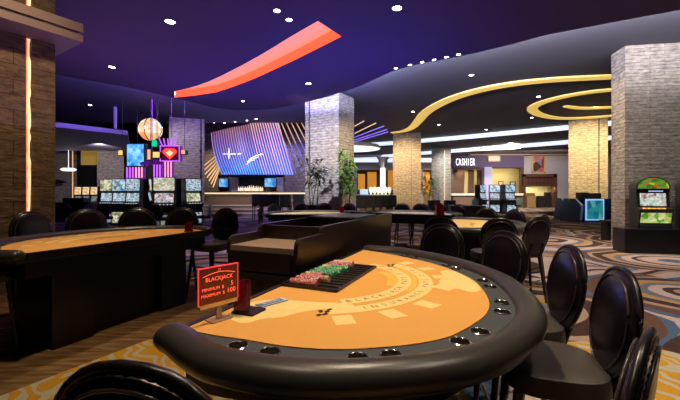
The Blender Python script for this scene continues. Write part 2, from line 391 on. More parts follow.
ORS = mat('orange_light_well_side', (.9, .25, .08), .6, emit=(1, .13, .05), es=.80)
a = [bm.verts.new((x, y, ZS+.001)) for x, y in well]; b2 = [bm.verts.new((x, y, ZS+.24)) for x, y in well]
for i in range(len(well)):
    f = bm.faces.new((a[i], a[(i+1) % len(well)], b2[(i+1) % len(well)], b2[i])); f.material_index = 1
f = bm.faces.new(b2); f.material_index = 0
tag(m.make('ceiling_light_well', [ORT, ORS]), 'curved orange glowing light well cut into the purple ceiling', 'ceiling light')

# white cove bulkheads at the far side
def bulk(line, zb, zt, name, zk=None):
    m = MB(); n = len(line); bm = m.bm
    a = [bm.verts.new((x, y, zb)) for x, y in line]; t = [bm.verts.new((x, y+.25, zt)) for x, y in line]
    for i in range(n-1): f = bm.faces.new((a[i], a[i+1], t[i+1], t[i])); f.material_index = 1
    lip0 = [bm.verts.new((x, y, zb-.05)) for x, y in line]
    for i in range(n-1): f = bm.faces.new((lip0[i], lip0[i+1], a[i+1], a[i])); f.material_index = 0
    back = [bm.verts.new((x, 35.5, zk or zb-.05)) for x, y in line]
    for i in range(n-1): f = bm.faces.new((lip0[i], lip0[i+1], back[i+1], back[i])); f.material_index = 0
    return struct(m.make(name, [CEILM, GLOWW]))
def curve(px, z): return [tuple(P(x, y, z).xy) for x, y in px]
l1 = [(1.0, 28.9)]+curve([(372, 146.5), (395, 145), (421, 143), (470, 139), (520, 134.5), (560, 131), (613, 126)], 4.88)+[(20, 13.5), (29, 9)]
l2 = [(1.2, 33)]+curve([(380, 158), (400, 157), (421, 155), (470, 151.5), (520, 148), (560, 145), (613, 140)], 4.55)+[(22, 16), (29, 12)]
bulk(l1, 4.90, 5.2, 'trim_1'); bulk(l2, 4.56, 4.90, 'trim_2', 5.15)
# cornice under the second cove, over the cashier wall
m = MB(); m.box(11.6, 29, 32.3, 32.98, 4.74, 4.95); struct(m.make('trim_3', mat('cornice_paint', (.32, .22, .2), .6)))

# golden ribbons in the far ceiling
GOLDM = mat('gold_ribbon_light', (.9, .65, .2), .5, emit=(.80, .52, .10), es=.78)
def ribbon(px, wd, label):
    pts = smoothpts([tuple(P(x, y, ZU).xy) for x, y in px], 2)
    n = len(pts); wl = [wd[0]+(wd[1]-wd[0])*math.sin(PI*min(1, i/n*1.0)) for i in range(n)]
    A = offset(pts, [x/2 for x in wl]); B = offset(pts, [-x/2 for x in wl])
    m = MB(); m.prism(A+list(reversed(B)), ZU-.05, ZU-.001)
    return tag(m.make('ceiling_ribbon_light', GOLDM), label, 'ceiling light')
ribbon([(392, 132.5), (404, 131), (412, 127.5), (418, 121), (424, 113), (434, 106), (455, 96), (490, 86.5), (540, 79.5), (612, 76), (640, 75)], (.32, .52), 'long wavy golden ribbon light winding over the dark ceiling to the warm stone pillar')
ribbon([(640, 87), (612, 89), (580, 92.5), (550, 99), (535, 104.5), (531, 109), (538, 114), (552, 117.3), (570, 118.4), (612, 115.5), (635, 112)], (.3, .42), 'golden hook shaped ribbon light looping round the short inner ribbon')
ribbon([(565, 105.6), (580, 108), (612, 107), (635, 104)], (.18, .34), 'short inner golden ribbon light inside the hook shaped one')

# ------------------------------------------------------------------ walls
WALLD = mat('wall_dark', (.05, .04, .045), .8); WALLG = mat('wall_grey_paint', (.42, .38, .42), .8)
m = MB(); m.box(-26, 30, -8.2, -8, 0, 7); struct(m.make('wall_front', WALLD))
m = MB(); m.box(-26.2, -26, -8, 36, 0, 7); struct(m.make('wall_left', WALLD))
m = MB(); m.box(30, 30.2, -8, 36, 0, 7); struct(m.make('wall_right', WALLD))
YB = 33.0
def bx(px0, px1, py0, py1, Y, dy=.1, M_=None, bev=0):
    """box whose front at distance Y spans these pixels"""
    a = D(px0, py1, Y); b = D(px1, py0, Y); M_.box(a.x, b.x, Y, Y+dy, max(0, a.z), b.z, bev); return M_
m = MB()
for (x0, x1, y0, y1) in ((300, 357, 100, 215), (524, 760, 100, 174), (556, 760, 174, 215), (357, 452, 100, 170), (452, 524, 100, 153), (395, 423, 170, 215)): bx(x0, x1, y0, y1, YB, .3, m)
struct(m.make('wall_back', [WALLG]))
m = MB(); m.box(-2.5, 30, 35.6, 35.9, 0, 7); m.box(-26, -2.5, 28.6, 28.8, 0, 7); struct(m.make('wall_rear', mat('ochre_wall', (.50, .36, .13), .8)))
m = MB(); m.box(-12, -1.6, 25.6, 25.8, 0, 7); struct(m.make('wall_bar', stone('stone_bar', (.30, .25, .24), (.25, .2, .2), .2, .7)))
# ------------------------------------------------------------------ stone pillars
def pillar(loc, rz, wx, wy, h, mt, label, slot=None, slotc=None, faces=None, cap=None):
    """loc: front corner or centre of the shaft's base"""
    t = thing('stone_pillar', label, 'pillar', loc, rz)
    m = MB()
    g = .035; pts = []
    # outline with a slot in each of the two front faces
    def seg(a, b, s):
        a = Vector(a); b = Vector(b); d = (b-a).normalized(); n = Vector((-d.y, d.x))
        if s is None: return [tuple(a)]
        c = a+(b-a)*s
        return [tuple(a), tuple(c-d*g), tuple(c-d*g+n*.07), tuple(c+d*g+n*.07), tuple(c+d*g)]
    cs = [(0, 0), (wx, 0), (wx, wy), (0, wy)]; ss = slot or [None]*4
    for i in range(4): pts += seg(cs[i], cs[(i+1) % 4], ss[i])
    m.prism(pts, 0, h); m.make('shaft', mt, t)
    if slotc:
        for i in range(4):
            if ss[i] is None: continue
            a = Vector(cs[i]); b = Vector(cs[(i+1) % 4]); d = (b-a).normalized(); n = Vector((-d.y, d.x)); c = a+(b-a)*ss[i]+n*.055
            m = MB(); q = [(c+d*s1*g*.7+n*s2*.01)[:] for s1, s2 in ((-1, -1), (1, -1), (1, 1), (-1, 1))]
            m.prism(q, .02, h-.02); m.make('light_strip', slotc, t)
    return t
DKSLOT = mat('dark_slot', (.03, .02, .015), .8)
REDS = mat('slot_light_red', (.9, .5, .4), .5, emit=(1, .38, .22), es=.9)
HOT = mat('slot_light_hot', (1, .8, .6), .5, emit=(1, .33, .2), es=1.5)
def ang(a, b): return math.atan2(b[1]-a[1], b[0]-a[0])
# big near pillar with the collar, LED strip
pl = pillar((-4.43-1.6*.55, 5.6-1.6*.835, 0), math.radians(56.6), 1.6, 1.6, ZS-.001, DARKSTONE, 'brown stone pillar with glowing rough light strip beside the far blackjack table', [.80, None, None, None], None)
m = MB()
rr = random.Random(3)
x = 1.6*.80
def jag(x0, z0, z1, n=46):
    L_ = []; Rr = []
    for i in range(n+1):
        z = z0+(z1-z0)*i/n; L_.append((x0-.018-rr.random()*.018, z)); Rr.append((x0+.012+rr.random()*.03, z))
    return L_+list(reversed(Rr))
M_ = Matrix.Rotation(PI/2, 4, 'X'); n_ = 50; L0 = []; L1 = []; L2 = []
for i in range(n_+1):
    z = .02+4.66*i/n_; L0.append((x-.032-rr.random()*.012, z)); L1.append((x-.008+rr.uniform(-.008, .008), z)); L2.append((x+.018+rr.random()*.022, z))
m.prism(L0+L1[::-1], -.062, -.05, M_); m.mi = 1; m.prism(L1+L2[::-1], -.062, -.05, M_)
m.make('light_strip', [mat('strip_red', (1, .3, .2), .5, emit=(1, .12, .07), es=1.1), mat('strip_warm', (1, .8, .5), .5, emit=(1, .62, .33), es=1.15)], pl)
COLL = mat('collar_paint', (.16, .11, .10), .7)
m = MB(); m.box(-.5, 1.79, -.49, 2.1, 3.725, 3.825); m.box(-.46, 1.75, -.45, 2.06, 3.825, 3.87); m.box(-.5, 1.79, -.49, 2.1, 3.87, 4.0); m.make('collar', COLL, pl)
# right near pillar
c = P(625, 248, 0); cy = c.y
pillar((c.x, c.y, 0), math.radians(-10), 2.6, .62, ZU-.001, STONE, 'wide grey stone pillar behind the green topped slot machine')
# pillar in the middle
p0 = (0.0-.04, 13.5)
pillar((p0[0], p0[1], 0), math.radians(57.5), 1.12, 1.6, ZU-.001, STONEP, 'tall pale stone pillar with bamboo plants at its foot', [None, None, None, .13], DKSLOT)
# gold lit pillars and the rest
def pillar_px(x0, x1, Y, mt, label, h=ZU-.001, s=.7, slotc=None, depth=1.5):
    # turned to face the room's middle, so only its broad face shows from there
    r0 = Vector(((x0-340)/F, 1)); r1 = Vector(((x1-340)/F, 1)); near = r0 if x0 > 340 else r1
    d = Vector((near.y, -near.x)).normalized()
    if x0 > 340:
        A = r0*Y; k = (A.y*r1.x-A.x*r1.y)/(d.x*r1.y-d.y*r1.x)
    else:
        B = r1*Y; k = (B.x*r0.y-B.y*r0.x)/(d.x*r0.y-d.y*r0.x); A = B-d*k
    return pillar((A.x, A.y, 0), math.atan2(d.y, d.x), k, depth, h, mt, label, [s, None, None, None], slotc)
pillar_px(568.5, 608, 18.8, STONEW, 'gold lit stone pillar behind the blue glowing game cabinet', s=.78, slotc=DKSLOT)
pillar_px(393, 421, 22.9, STONEW, 'warm stone pillar where the long golden ribbon ends', s=.66, slotc=mat('slot_brown', (.2, .08, .04), .6, emit=(.5, .15, .05), es=.25))
pillar_px(431.5, 451, 27, STONEP, 'light grey stone pillar with red lit slot beside the cashier desk', h=4.6, s=.68, slotc=REDS)
pillar_px(169, 204.5, 18.6, STONE, 'grey stone pillar behind the themed slot machines', h=ZU, s=.9, slotc=DKSLOT)
pillar_px(97, 124, 23, STONE, 'pale stone pillar behind the row of three slots', s=.55, h=ZU)
pillar_px(55, 77, 25, STONE, 'stone clad corner pillar with thin orange light line beside the dark doorway', s=.8, slotc=mat('line_orange', (.9, .5, .2), .5, emit=(1, .5, .18), es=.9))

# low ledge hung in front of the far pillar
LEDG = mat('ledge_paint', (.40, .36, .48), .6)
m = MB()
m.prism([(-17, 12.6), (-11.2, 14.2), (-9.55, 16.2), (-12.9, 22.2), (-22, 22.5)], 4.0, 4.12); m.prism([(-17, 12.75), (-11.25, 14.35), (-9.65, 16.35), (-12.9, 22.0), (-22, 22.3)], 4.12, 4.22)
m.tube([(-9.9, 15.86, 4.2), (-9.9, 15.86, 5.19)], .07); m.tube([(-15, 15, 4.2), (-15, 15, 5.19)], .07)
tag(m.make('hanging_ledge', LEDG), 'grey hanging ledge with rods in front of the pale far pillar', 'ledge')

# ------------------------------------------------------------------ chairs
def oval_pad(m, w_, h_, t, cz, cy_, tilt, seg=30, rings=7, flat=.0):
    """upright padded oval, facing +y"""
    M_ = Matrix.Translation((0, cy_, cz)) @ Matrix.Rotation(tilt, 4, 'X')
    def pt(r, a, sgn):
        e = 2.25; c_, s_ = math.cos(a), math.sin(a)
        x_ = math.copysign(abs(c_)**(2/e), c_)*w_/2*r; z_ = math.copysign(abs(s_)**(2/e), s_)*h_/2*r
        if z_ < 0: x_ *= 1-.22*(-z_/(h_/2))**1.5
        y_ = sgn*t/2*(1-r**3.2)**.6 if r < 1 else 0
        return M_ @ Vector((x_, y_, z_))
    lay = []
    for sgn in (1, -1):
        L_ = []
        for i in range(1, rings+1):
            r = math.sin(PI/2*i/rings)
            L_.append([m.bm.verts.new(pt(min(r, 1), 2*PI*k/seg, sgn)) for k in range(seg)] if not (sgn == -1 and i == rings) else lay[0][1][-1])
        cen = m.bm.verts.new(pt(0, 0, sgn)); lay.append((cen, L_))
    fs = []
    for si, (cen, L_) in enumerate(lay):
        for k in range(seg):
            q = [cen, L_[0][k], L_[0][(k+1) % seg]]; fs.append(m.bm.faces.new(q if si else q[::-1]))
        for A, B in zip(L_, L_[1:]):
            for k in range(seg):
                q = [A[k], B[k], B[(k+1) % seg], A[(k+1) % seg]]; fs.append(m.bm.faces.new(q if si else q[::-1]))
    bmesh.ops.recalc_face_normals(m.bm, faces=fs); m._set(fs); return [pt(1, 2*PI*k/seg, 1) for k in range(seg)], M_
def make_chair(label, group):
    t = thing('round_back_stool', label, 'chair', group=group)
    m = MB(); rim, M_ = oval_pad(m, .44, .48, .075, .885, -.245, math.radians(9)); ob = m.make('backrest', LEATHER, t, 'all')
    nrm = (M_.to_3x3() @ Vector((0, 1, 0))).normalized(); cen = M_.translation
    for off, nm, rad, mt in ((0.0, 'rim', .013, WOODL), (.024, 'piping', .0045, mat('piping_leather', (.06, .045, .04), .25))):
        k = 1.0 if off == 0 else .86
        m = MB(); m.tube([cen+(Vector(p)-cen)*k+nrm*off for p in rim], rad, 8, closed=True)
        if nm == 'piping': m.tube([cen+(Vector(p)-cen)*k-nrm*off for p in rim], rad, 8, closed=True)
        m.make(nm, mt, t if nm == 'rim' else ob, 'all')
    m = MB(); pth = []; rad_ = []
    for i in range(120):
        j = i/4; p = Vector(rim[int(j) % 30]).lerp(Vector(rim[(int(j)+1) % 30]), j-int(j)); pth.append(cen+(p-cen)*.955-nrm*.016); rad_.append(.0045 if i % 2 else .0015)
    m.tube(pth, rad_, 5, closed=True); m.make('nailhead_trim', mat('nail_metal', (.25, .2, .16), .3, 1), ob, True)
    # seat
    m = MB(); n = 32; prof = [(.90, .60), (1.0, .615), (1.0, .665), (.97, .69), (.85, .702), (.5, .71), (.15, .712)]
    rs = []
    for r, z in prof:
        ring = []
        for k in range(n):
            a = 2*PI*k/n; e = 3.2; c_, s_ = math.cos(a), math.sin(a)
            x_ = math.copysign(abs(c_)**(2/e), c_)*.225*r; y_ = math.copysign(abs(s_)**(2/e), s_)*.215*r
            x_ *= 1+.06*(y_/.215)
            ring.append(m.bm.verts.new((x_, y_+.0, z)))
        rs.append(ring)
    for A, B in zip(rs, rs[1:]):
        for k in range(n): m.bm.faces.new((A[k], A[(k+1) % n], B[(k+1) % n], B[k]))
    m.bm.faces.new(rs[-1]); m.bm.faces.new(rs[0][::-1]); m.make('seat', SEATM, t, True)
    for sx in (-1, 1):
        m = MB(); m.tube([(sx*.10, -.20, .60), (sx*.10, -.235, .70), (sx*.09, -.265, .80)], .017); m.make('back_post', WOODL, t, True)
        for sy in (-1, 1):
            m = MB(); a_ = Vector((sx*.165, sy*.155, .60)); b_ = Vector((sx*.215, sy*.215, 0)); m.tube([a_, a_.lerp(b_, .5), b_], [.024, .019, .014], 6); m.make('leg', WOODL, t, True)
    m = MB(); z = .23; k = .165+(.05)*(1-.23/.6); q = .155+.06*(1-.23/.6)
    m.tube([(-k, -q, z), (k, -q, z)], .008); m.tube([(-k, q, z), (k, q, z)], .008); m.tube([(-k, -q, z), (-k, q, z)], .008); m.tube([(k, -q, z), (k, q, z)], .008)
    m.make('footrest', BRASS, t, True)
    m = MB(); z = .40; k = .165+(.05)*(1-.40/.6); q = .155+.06*(1-.40/.6)
    m.tube([(-k, q, z), (k, q, z)], .010); m.make('stretcher', WOODL, t, True); m = MB(); m.tube([(-k, -q, z), (k, -q, z)], .010); m.make('stretcher', WOODL, t, True)
    return t
proto = [None]
CH = {}
def kids(o): return CH.get(o.name, [])
def chair(back, face, label, group, s=1.0, top=None):
    """back: x, y of the middle of the backrest; face: the point it looks at"""
    d = Vector((face[0]-back[0], face[1]-back[1])).normalized(); rz = math.atan2(d.y, d.x)-PI/2
    if proto[0] is None: t = make_chair(label, group); proto[0] = t; proto.append([c for c in t.children_recursive])
    else:
        src = proto[0]; t = src.copy(); C.objects.link(t); mp = {src.name: t}
        for c_ in proto[1]:
            d_ = c_.copy(); C.objects.link(d_); d_.parent = mp[c_.parent.name]; mp[c_.name] = d_
        tag(t, label, 'chair', group)
    t.location = (back[0]+d.x*.245*s, back[1]+d.y*.245*s, 0); t.rotation_euler = (0, 0, rz); t.scale = (s, s, s)
    return t
g1 = 'stools round the near blackjack table'
bc = (-.195, 2.28)
chair((1.31, 2.10), (.1, 2.32), 'upright black leather stool standing alone on pale carpet beside the near table', g1)
chair((1.19, 1.57), (-.2, 2.02), 'black leather stool with its whole brown seat in view under the near table rail', g1, .985)
chair((.745, .925), (.745-.70, .925+.72), 'black leather stool seen edge on from behind, cut by the frame bottom corner', g1, .965)
chair((-.392, .725), (-.1, 2.1), 'glossy black stool top in the foreground over the yellow carpet', g1, .985)
chair((.98, 3.48), (-.1, 2.3), 'black stool at the far rim of the near table before the black pit table', g1)
chair((1.28, 2.83), (-.1, 2.3), 'black stool at the near table that hides part of the yellow felt table', g1)
g2 = 'stools round the far left blackjack table'
P2 = Vector((-2.64, 3.07)); U2 = Vector((.407, .913)); V2 = Vector((-.913, .407)); c2 = P2+U2*.95
lab2 = {0: 'black stool with brown seat at the narrow end of the table, by the podium', 28: 'round stool back behind the left table, below the slanted slot machine beside the pillar', 52: 'round stool back behind the left table, below the purple lit slot machine', 76: 'round stool back behind the left table, below the row of three slots', 101: 'round stool back in front of the glowing strip pillar', 150: 'stool with brass footrest and tangled legs at the near corner of the left table'}
for a in (0, 28, 52, 76, 101, 150):
    q = c2+(U2*math.cos(math.radians(a))+V2*math.sin(math.radians(a)))*1.42
    chair(q, c2+(q-c2)*.1, lab2[a], g2, 1.07)
g4 = 'stools round the yellow felt table'; c4 = (1.95, 5.9)
for p_, l_ in (((1.25, 4.45), 'black stool back just behind the near table stool beside the red card holder'), ((1.9, 4.32), 'stool back before the yellow felt, half hidden by a nearer stool'), ((2.48, 4.55), 'upright brown stool in front of the pair at the end of the yellow felt table'), ((2.72, 4.86), 'stool overlapped by the upright brown one at the end of the yellow felt table'), ((3.15, 6.5), 'purple tinted stool with its seat out beyond the yellow felt'), ((2.9, 7.15), 'rounded stool back beyond the yellow felt, by the low black podium')):
    chair(p_, c4, l_, g4)
g5 = 'stools behind the black pit table'
for p_, l_ in (((1.72, 9.95), 'stool back behind the black pit table, first from the warm pillar edge'), ((2.2, 9.85), 'stool back behind the black pit table, under the slot of the warm pillar'), ((2.62, 9.55), 'stool back behind the black pit table, below the small green plant'), ((2.98, 9.1), 'stool back behind the black pit table, nearest the red card holder')):
    chair(p_, (1.7, 8.4), l_, g5)
g6 = 'stools round the far pale felt table'
for p_, l_ in (((-1.85, 8.3), 'tall narrow stool at the podium end of the pale felt table'), ((-1.75, 9.6), 'stool back behind the pale felt table, second from the tall narrow stool'), ((-1.1, 10.2), 'stool back behind the pale felt table, in front of the bar stools'), ((-.45, 10.3), 'stool back behind the pale felt table, in front of the black planter'), ((.25, 10.0), 'stool back behind the pale felt table, in front of the bamboo pillar')):
    chair(p_, (-.6, 8.7), l_, g6)

# ------------------------------------------------------------------ blackjack tables
FE = [(-.04, 0), (-.05, .13), (-.03, .28), (-.03, .40), (0, .55), (.045, .65), (.10, .74), (.19, .86), (.29, .94), (.41, .99), (.55, 1.04), (.70, 1.06), (.85, 1.05), (1.07, 1.005), (1.20, .965), (1.35, .88), (1.47, .79), (1.55, .72), (1.66, .60), (1.745, .46), (1.80, .38), (1.90, .2), (1.99, 0)]
FS = [(-.04, 0), (-.05, .13), (-.045, .28), (-.02, .43), (.04, .58), (.13, .72), (.25, .85), (.40, .95), (.58, 1.02), (.77, 1.055), (.975, 1.065)]
FS = FS+[(1.95-x, y) for x, y in reversed(FS[:-1])]
CUPS = [(-.08, .279), (-.078, .404), (-.002, .684), (.059, .775), (.2534, .9686), (.3786, 1.029), (.657, 1.108), (.80, 1.11), (1.09, 1.055), (1.22, 1.015), (1.508, .831), (1.587, .759), (1.79, .488), (1.85, .402)]
def bj_table(loc, rz, s, edge_, cups, label, feltm, detail=1, openunder=False, railm=None):
    """local x = s*(u-.95) along the dealer side, y = v towards the players"""
    t = thing('blackjack_table', label, 'table', loc, rz)
    e = smoothpts(edge_, 2); X_ = lambda pts: [(s*(u-.95), v) for u, v in pts]
    n = len(e); acc = [0]
    for a, b in zip(e, e[1:]): acc.append(acc[-1]+(Vector(b)-Vector(a)).length)
    Ltot = acc[-1]; ramp_ = lambda d: (lambda q: q*q*(3-2*q))(min(1, max(0, d/.30)))
    wv = [.105*ramp_(x)*ramp_(Ltot-x) for x in acc]
    sg = 1
    inner = offset(e, [sg*x for x in wv]); railc = offset(e, [sg*(x+.061) for x in wv])
    # orientation check
    if Vector(inner[n//2]).y < e[n//2][1]:
        inner = offset(e, [-x for x in wv]); railc = offset(e, [-(x+.061) for x in wv])
    def mk(pts, z0, z1, name, mt, par=t):
        m = MB(); m.prism(X_(pts), z0, z1); return m.make(name, mt, par)
    m = MB(); bm = m.bm; rp = X_(railc)
    rv = [bm.verts.new((x, y, .917)) for x, y in rp]; es = [bm.edges.new((rv[i], rv[(i+1) % len(rv)])) for i in range(len(rv))]
    for (u, v) in cups:
        hv = [bm.verts.new((s*(u-.95)+.0325*math.cos(2*PI*k/20), v+.0325*math.sin(2*PI*k/20), .917)) for k in range(20)]
        es += [bm.edges.new((hv[i], hv[(i+1) % 20])) for i in range(20)]
    bmesh.ops.triangle_fill(bm, edges=es, use_beauty=True)
    lv = [bm.verts.new((x, y, .838)) for x, y in rp]
    for i in range(len(rv)): bm.faces.new((rv[i], rv[(i+1) % len(rv)], lv[(i+1) % len(rv)], lv[i]))
    if not cups: bm.faces.new(lv[::-1])
    m.make('tabletop', RING, t)
    # felt with print
    m = MB(); m.prism(X_(e), .917, .921)
    ac = (.9, .10)
    if detail:
        def arcband(r0, r1, a0, a1, mi, zz, cap=None):
            m.mi = mi; k = 28; o_ = [(ac[0]+r1*math.cos(a), ac[1]+r1*math.sin(a)) for a in [math.radians(a0+(a1-a0)*i/k) for i in range(k+1)]]
            i_ = [(ac[0]+r0*math.cos(a), ac[1]+r0*math.sin(a)) for a in [math.radians(a1-(a1-a0)*i/k) for i in range(k+1)]]
            m.prism(X_(o_+i_), .9205, zz)
        def blob(pts, mi, zz): m.mi = mi; m.prism(X_(smoothpts(pts+[pts[0]], 2)[:-1]), .9205, zz)
        blob([(.92, .74), (1.02, .80), (1.12, .77), (1.20, .82), (1.33, .74), (1.42, .77), (1.40, .84), (1.27, .915), (1.12, .985), (.98, 1.02), (.90, .97), (.98, .88), (.88, .86), (.93, .80)], 1, .9214)
        blob([(.10, .10), (.16, .03), (.3, .0), (.42, .10), (.44, .30), (.50, .46), (.44, .52), (.36, .36), (.28, .30), (.20, .27), (.16, .20), (.08, .18)], 1, .9214)
        arcband(.47, .55, 18, 142, 1, .9216); arcband(.59, .67, 30, 150, 1, .9216); arcband(.555, .582, 40, 100, 2, .9216)
        blob([(.88, .52), (1.02, .50), (1.12, .44), (1.18, .36), (1.2, .46), (1.1, .55), (.98, .60), (.86, .60)], 2, .9215)
        for a in (146, 129, 112, 66, 48, 31):
            ca = math.radians(a); cx_, cy_ = ac[0]+.745*math.cos(ca), ac[1]+.745*math.sin(ca)
            du = Vector((math.cos(ca), math.sin(ca))); dv = Vector((-du.y, du.x)); m.mi = 1
            m.prism(X_([(cx_+du.x*i*.052+dv.x*j*.042, cy_+du.y*i*.052+dv.y*j*.042) for i, j in ((-1, -1), (1, -1), (1, 1), (-1, 1))]), .9205, .9216)
        def arctext(txt, r, a0, a1, size):
            m.mi = 3
            for i, ch in enumerate(txt):
                if ch == ' ': continue
                a = math.radians(a0+(a1-a0)*i/(len(txt)-1)); px_, py_ = ac[0]+r*math.cos(a), ac[1]+r*math.sin(a)
                xx = s*(px_-.95); aa = a if s > 0 else PI-a
                # letters read from the players' side: tops towards the dealer
                m.text(ch, size, Matrix.Translation((xx, py_, .9222)) @ Matrix.Rotation(aa+PI/2, 4, 'Z'))
        rev = s > 0
        def T(txt, r, a0, a1, size): arctext(txt, r, a0 if not rev else a1, a1 if not rev else a0, size)
        T('BLACKJACK PAYS 3 TO 2', .51, 138, 30, .05); T('INSURANCE PAYS 2 TO 1', .63, 135, 40, .045)
        for (lx, ly) in ((.335, .40), (1.42, .40)):
            m.mi = 4; rl = random.Random(5)
            for i in range(9):
                q = (lx+rl.uniform(-.045, .045), ly+rl.uniform(-.022, .022)); r_ = rl.uniform(.008, .016)
                m.prism(X_([(q[0]+r_*math.cos(k), q[1]+r_*.7*math.sin(k)) for k in [2*PI*j/8 for j in range(8)]]), .9205, .9218+.0001*i)
    else:
        m.mi = 1
        k = 20
        for r0, r1 in ((.5, .58), (.64, .7)):
            m.prism(X_([(ac[0]+r1*math.cos(a), ac[1]+r1*math.sin(a)) for a in [math.radians(30+110*i/k) for i in range(k+1)]]+[(ac[0]+r0*math.cos(a), ac[1]+r0*math.sin(a)) for a in [math.radians(140-110*i/k) for i in range(k+1)]]), .9205, .9215)
        m.mi = 3; m.text('BLACKJACK', .11, Matrix.Translation((0, .42, .9222)) @ Matrix.Rotation(PI, 4, 'Z'))
        for a in (150, 130, 110, 90, 70, 50, 30):
            q = (ac[0]+.05+.84*math.cos(math.radians(a)), ac[1]+.84*math.sin(math.radians(a))); m.mi = 1
            m.prism(X_([(q[0]+.05*math.cos(k_), q[1]+.05*math.sin(k_)) for k_ in [2*PI*j/12 for j in range(12)]]), .9205, .9215)
    m.make('felt', [feltm, FELTP, FELTY, INK, INKD], t)
    # padded armrest
    m = MB(); path = [Vector((x, y, .908)) for x, y in X_(railc)]
    dd = (path[0]-path[1]).normalized(); d2 = (path[-1]-path[-2]).normalized()
    path = [path[0]+dd*.05, path[0]+dd*.046, path[0]+dd*.032, path[0]+dd*.012]+path+[path[-1]+d2*.012, path[-1]+d2*.032, path[-1]+d2*.046, path[-1]+d2*.05]
    r_ = [.018, .036, .053, .059]+[.062]*(len(path)-8)+[.059, .053, .036, .018]
    rz_ = [.012, .028, .043, .050]+[.052]*(len(path)-8)+[.050, .043, .028, .012]
    m.tube(path, r_, 18, rz=rz_); m.make('armrest', railm or RAIL, t, 'all')
    # dealer-side trim
    m = MB(); a, b = X_([(-.04, 0), (1.99, 0)]) if s < 0 else X_([(-.04, 0), (1.99, 0)])
    m.box(min(a[0], b[0]), max(a[0], b[0]), -.03, 0, .85, .926, .004); m.make('dealer_edge', WOODD, t)
    m = MB(); m.prism(X_(offset(e, [-.03]*n if False else [0]*n)), .70, .836); m.make('apron', BLACK, t)
    # pedestal: two boxes and a recessed panel
    m = MB()
    if openunder:
        for x0 in (-.85, .6): m.box(x0, x0+.25, .06, .5, .0, .76, .01)
    else:
        m.box(-.76, -.40, .05, .72, .0, .76, .01); m.box(.40, .76, .05, .72, .0, .76, .01); m.box(-.40, .40, .13, .62, .0, .76)
    m.make('pedestal', BLACK, t)
    for (u, v) in cups:
        m = MB(); x_ = s*(u-.95)
        m.mi = 1; m.lathe([(.0305, -.074), (.0320, .0)], 24, (x_, v, .9175), None, False); m.mi = 2; m.lathe([(.0, -.074), (.0305, -.074)], 24, (x_, v, .9175))
        m.mi = 0; m.lathe([(.0315, -.010), (.0315, .002), (.034, .004), (.038, .002), (.0385, -.0003)], 24, (x_, v, .9175), None, False)
        m.make('cup_holder', [mat('cup_steel', (.72, .70, .66), .15, 1), mat('cup_bore', (.62, .57, .50), .30, 1), mat('cup_bottom', (.006, .005, .005), .9, spec=.05)], t, True)
    return t
P0 = Vector((-.571, 1.407)); U = Vector((.396, .918)).normalized(); V = Vector((.918, -.396)).normalized()
cm = P0+U*.95; rzm = math.atan2(-U.y, -U.x)
def W(u, v, z=.921): q = P0+U*u+V*v; return Vector((q.x, q.y, z))
main = bj_table((cm.x, cm.y, 0), rzm, -1, FE, CUPS, 'near blackjack table with orange felt and thick black padded armrest', FELT)
c2_ = P2+U2*.95
bj_table((c2_.x, c2_.y, 0), math.atan2(U2.y, U2.x), 1, FS, [(-.085, .33), (.0, .62), (.15, .82), (.38, 1.0), (.70, 1.10), (1.0, 1.12), (1.3, 1.08), (1.6, .98), (1.82, .8), (1.96, .55), (2.04, .30)], 'orange felt blackjack table on a solid black base beside the glowing strip pillar', FELT, 0)
FELTY2 = mat('yellow_felt', (.80, .55, .20), .9); FELTC = mat('cream_felt', (.62, .62, .36), .9); FELTK = mat('grey_white_felt', (.5, .52, .5), .8)
t4 = bj_table((1.80, 6.0, 0), math.atan2(-U.y, -U.x), -1, FS, [], 'yellow felt table ringed by round stools, beyond the near table', FELTY2, 0); t4.scale = (.92, .92, 1)
bj_table((-.6, 8.35, 0), math.radians(4), 1, FS, [], 'pale cream felt table behind the dark podium', FELTC, 0)
bj_table((1.52, 8.45, 0), math.radians(-26), 1, FS, [], 'black pit table with pale rim, open underneath', FELTK, 0, True)

# chip tray sunk beside the dealer edge, part of the main table
def MT(name, m, mt, parent=None, smooth=False):
    return m.make(name, mt, parent, smooth)
tray = thing('chip_tray', 'dark slotted chip tray set in the orange felt of the near table', 'chip tray', W(.96, .165, 0.921), math.atan2(U.y, U.x))
# tray local: x=u, y=-v
m = MB(); m.box(-.33, .33, -.165, .165, .001, .006); m.box(-.335, .335, -.17, -.158, .001, .016); m.box(-.335, .335, .158, .17, .001, .016); m.box(-.335, -.323, -.17, .17, .001, .016); m.box(.323, .335, -.17, .17, .001, .016); m.make('tray_frame', mat('tray_black', (.012, .010, .010), .35), tray)
m = MB(); NT = 11
for k in range(NT+1):
    x_ = -.32+.64*k/NT; m.box(x_-.0035, x_+.0035, -.157, .157, .006, .014)
m.make('tube_divider', mat('tray_brass', (.16, .13, .07), .35, .6), tray)
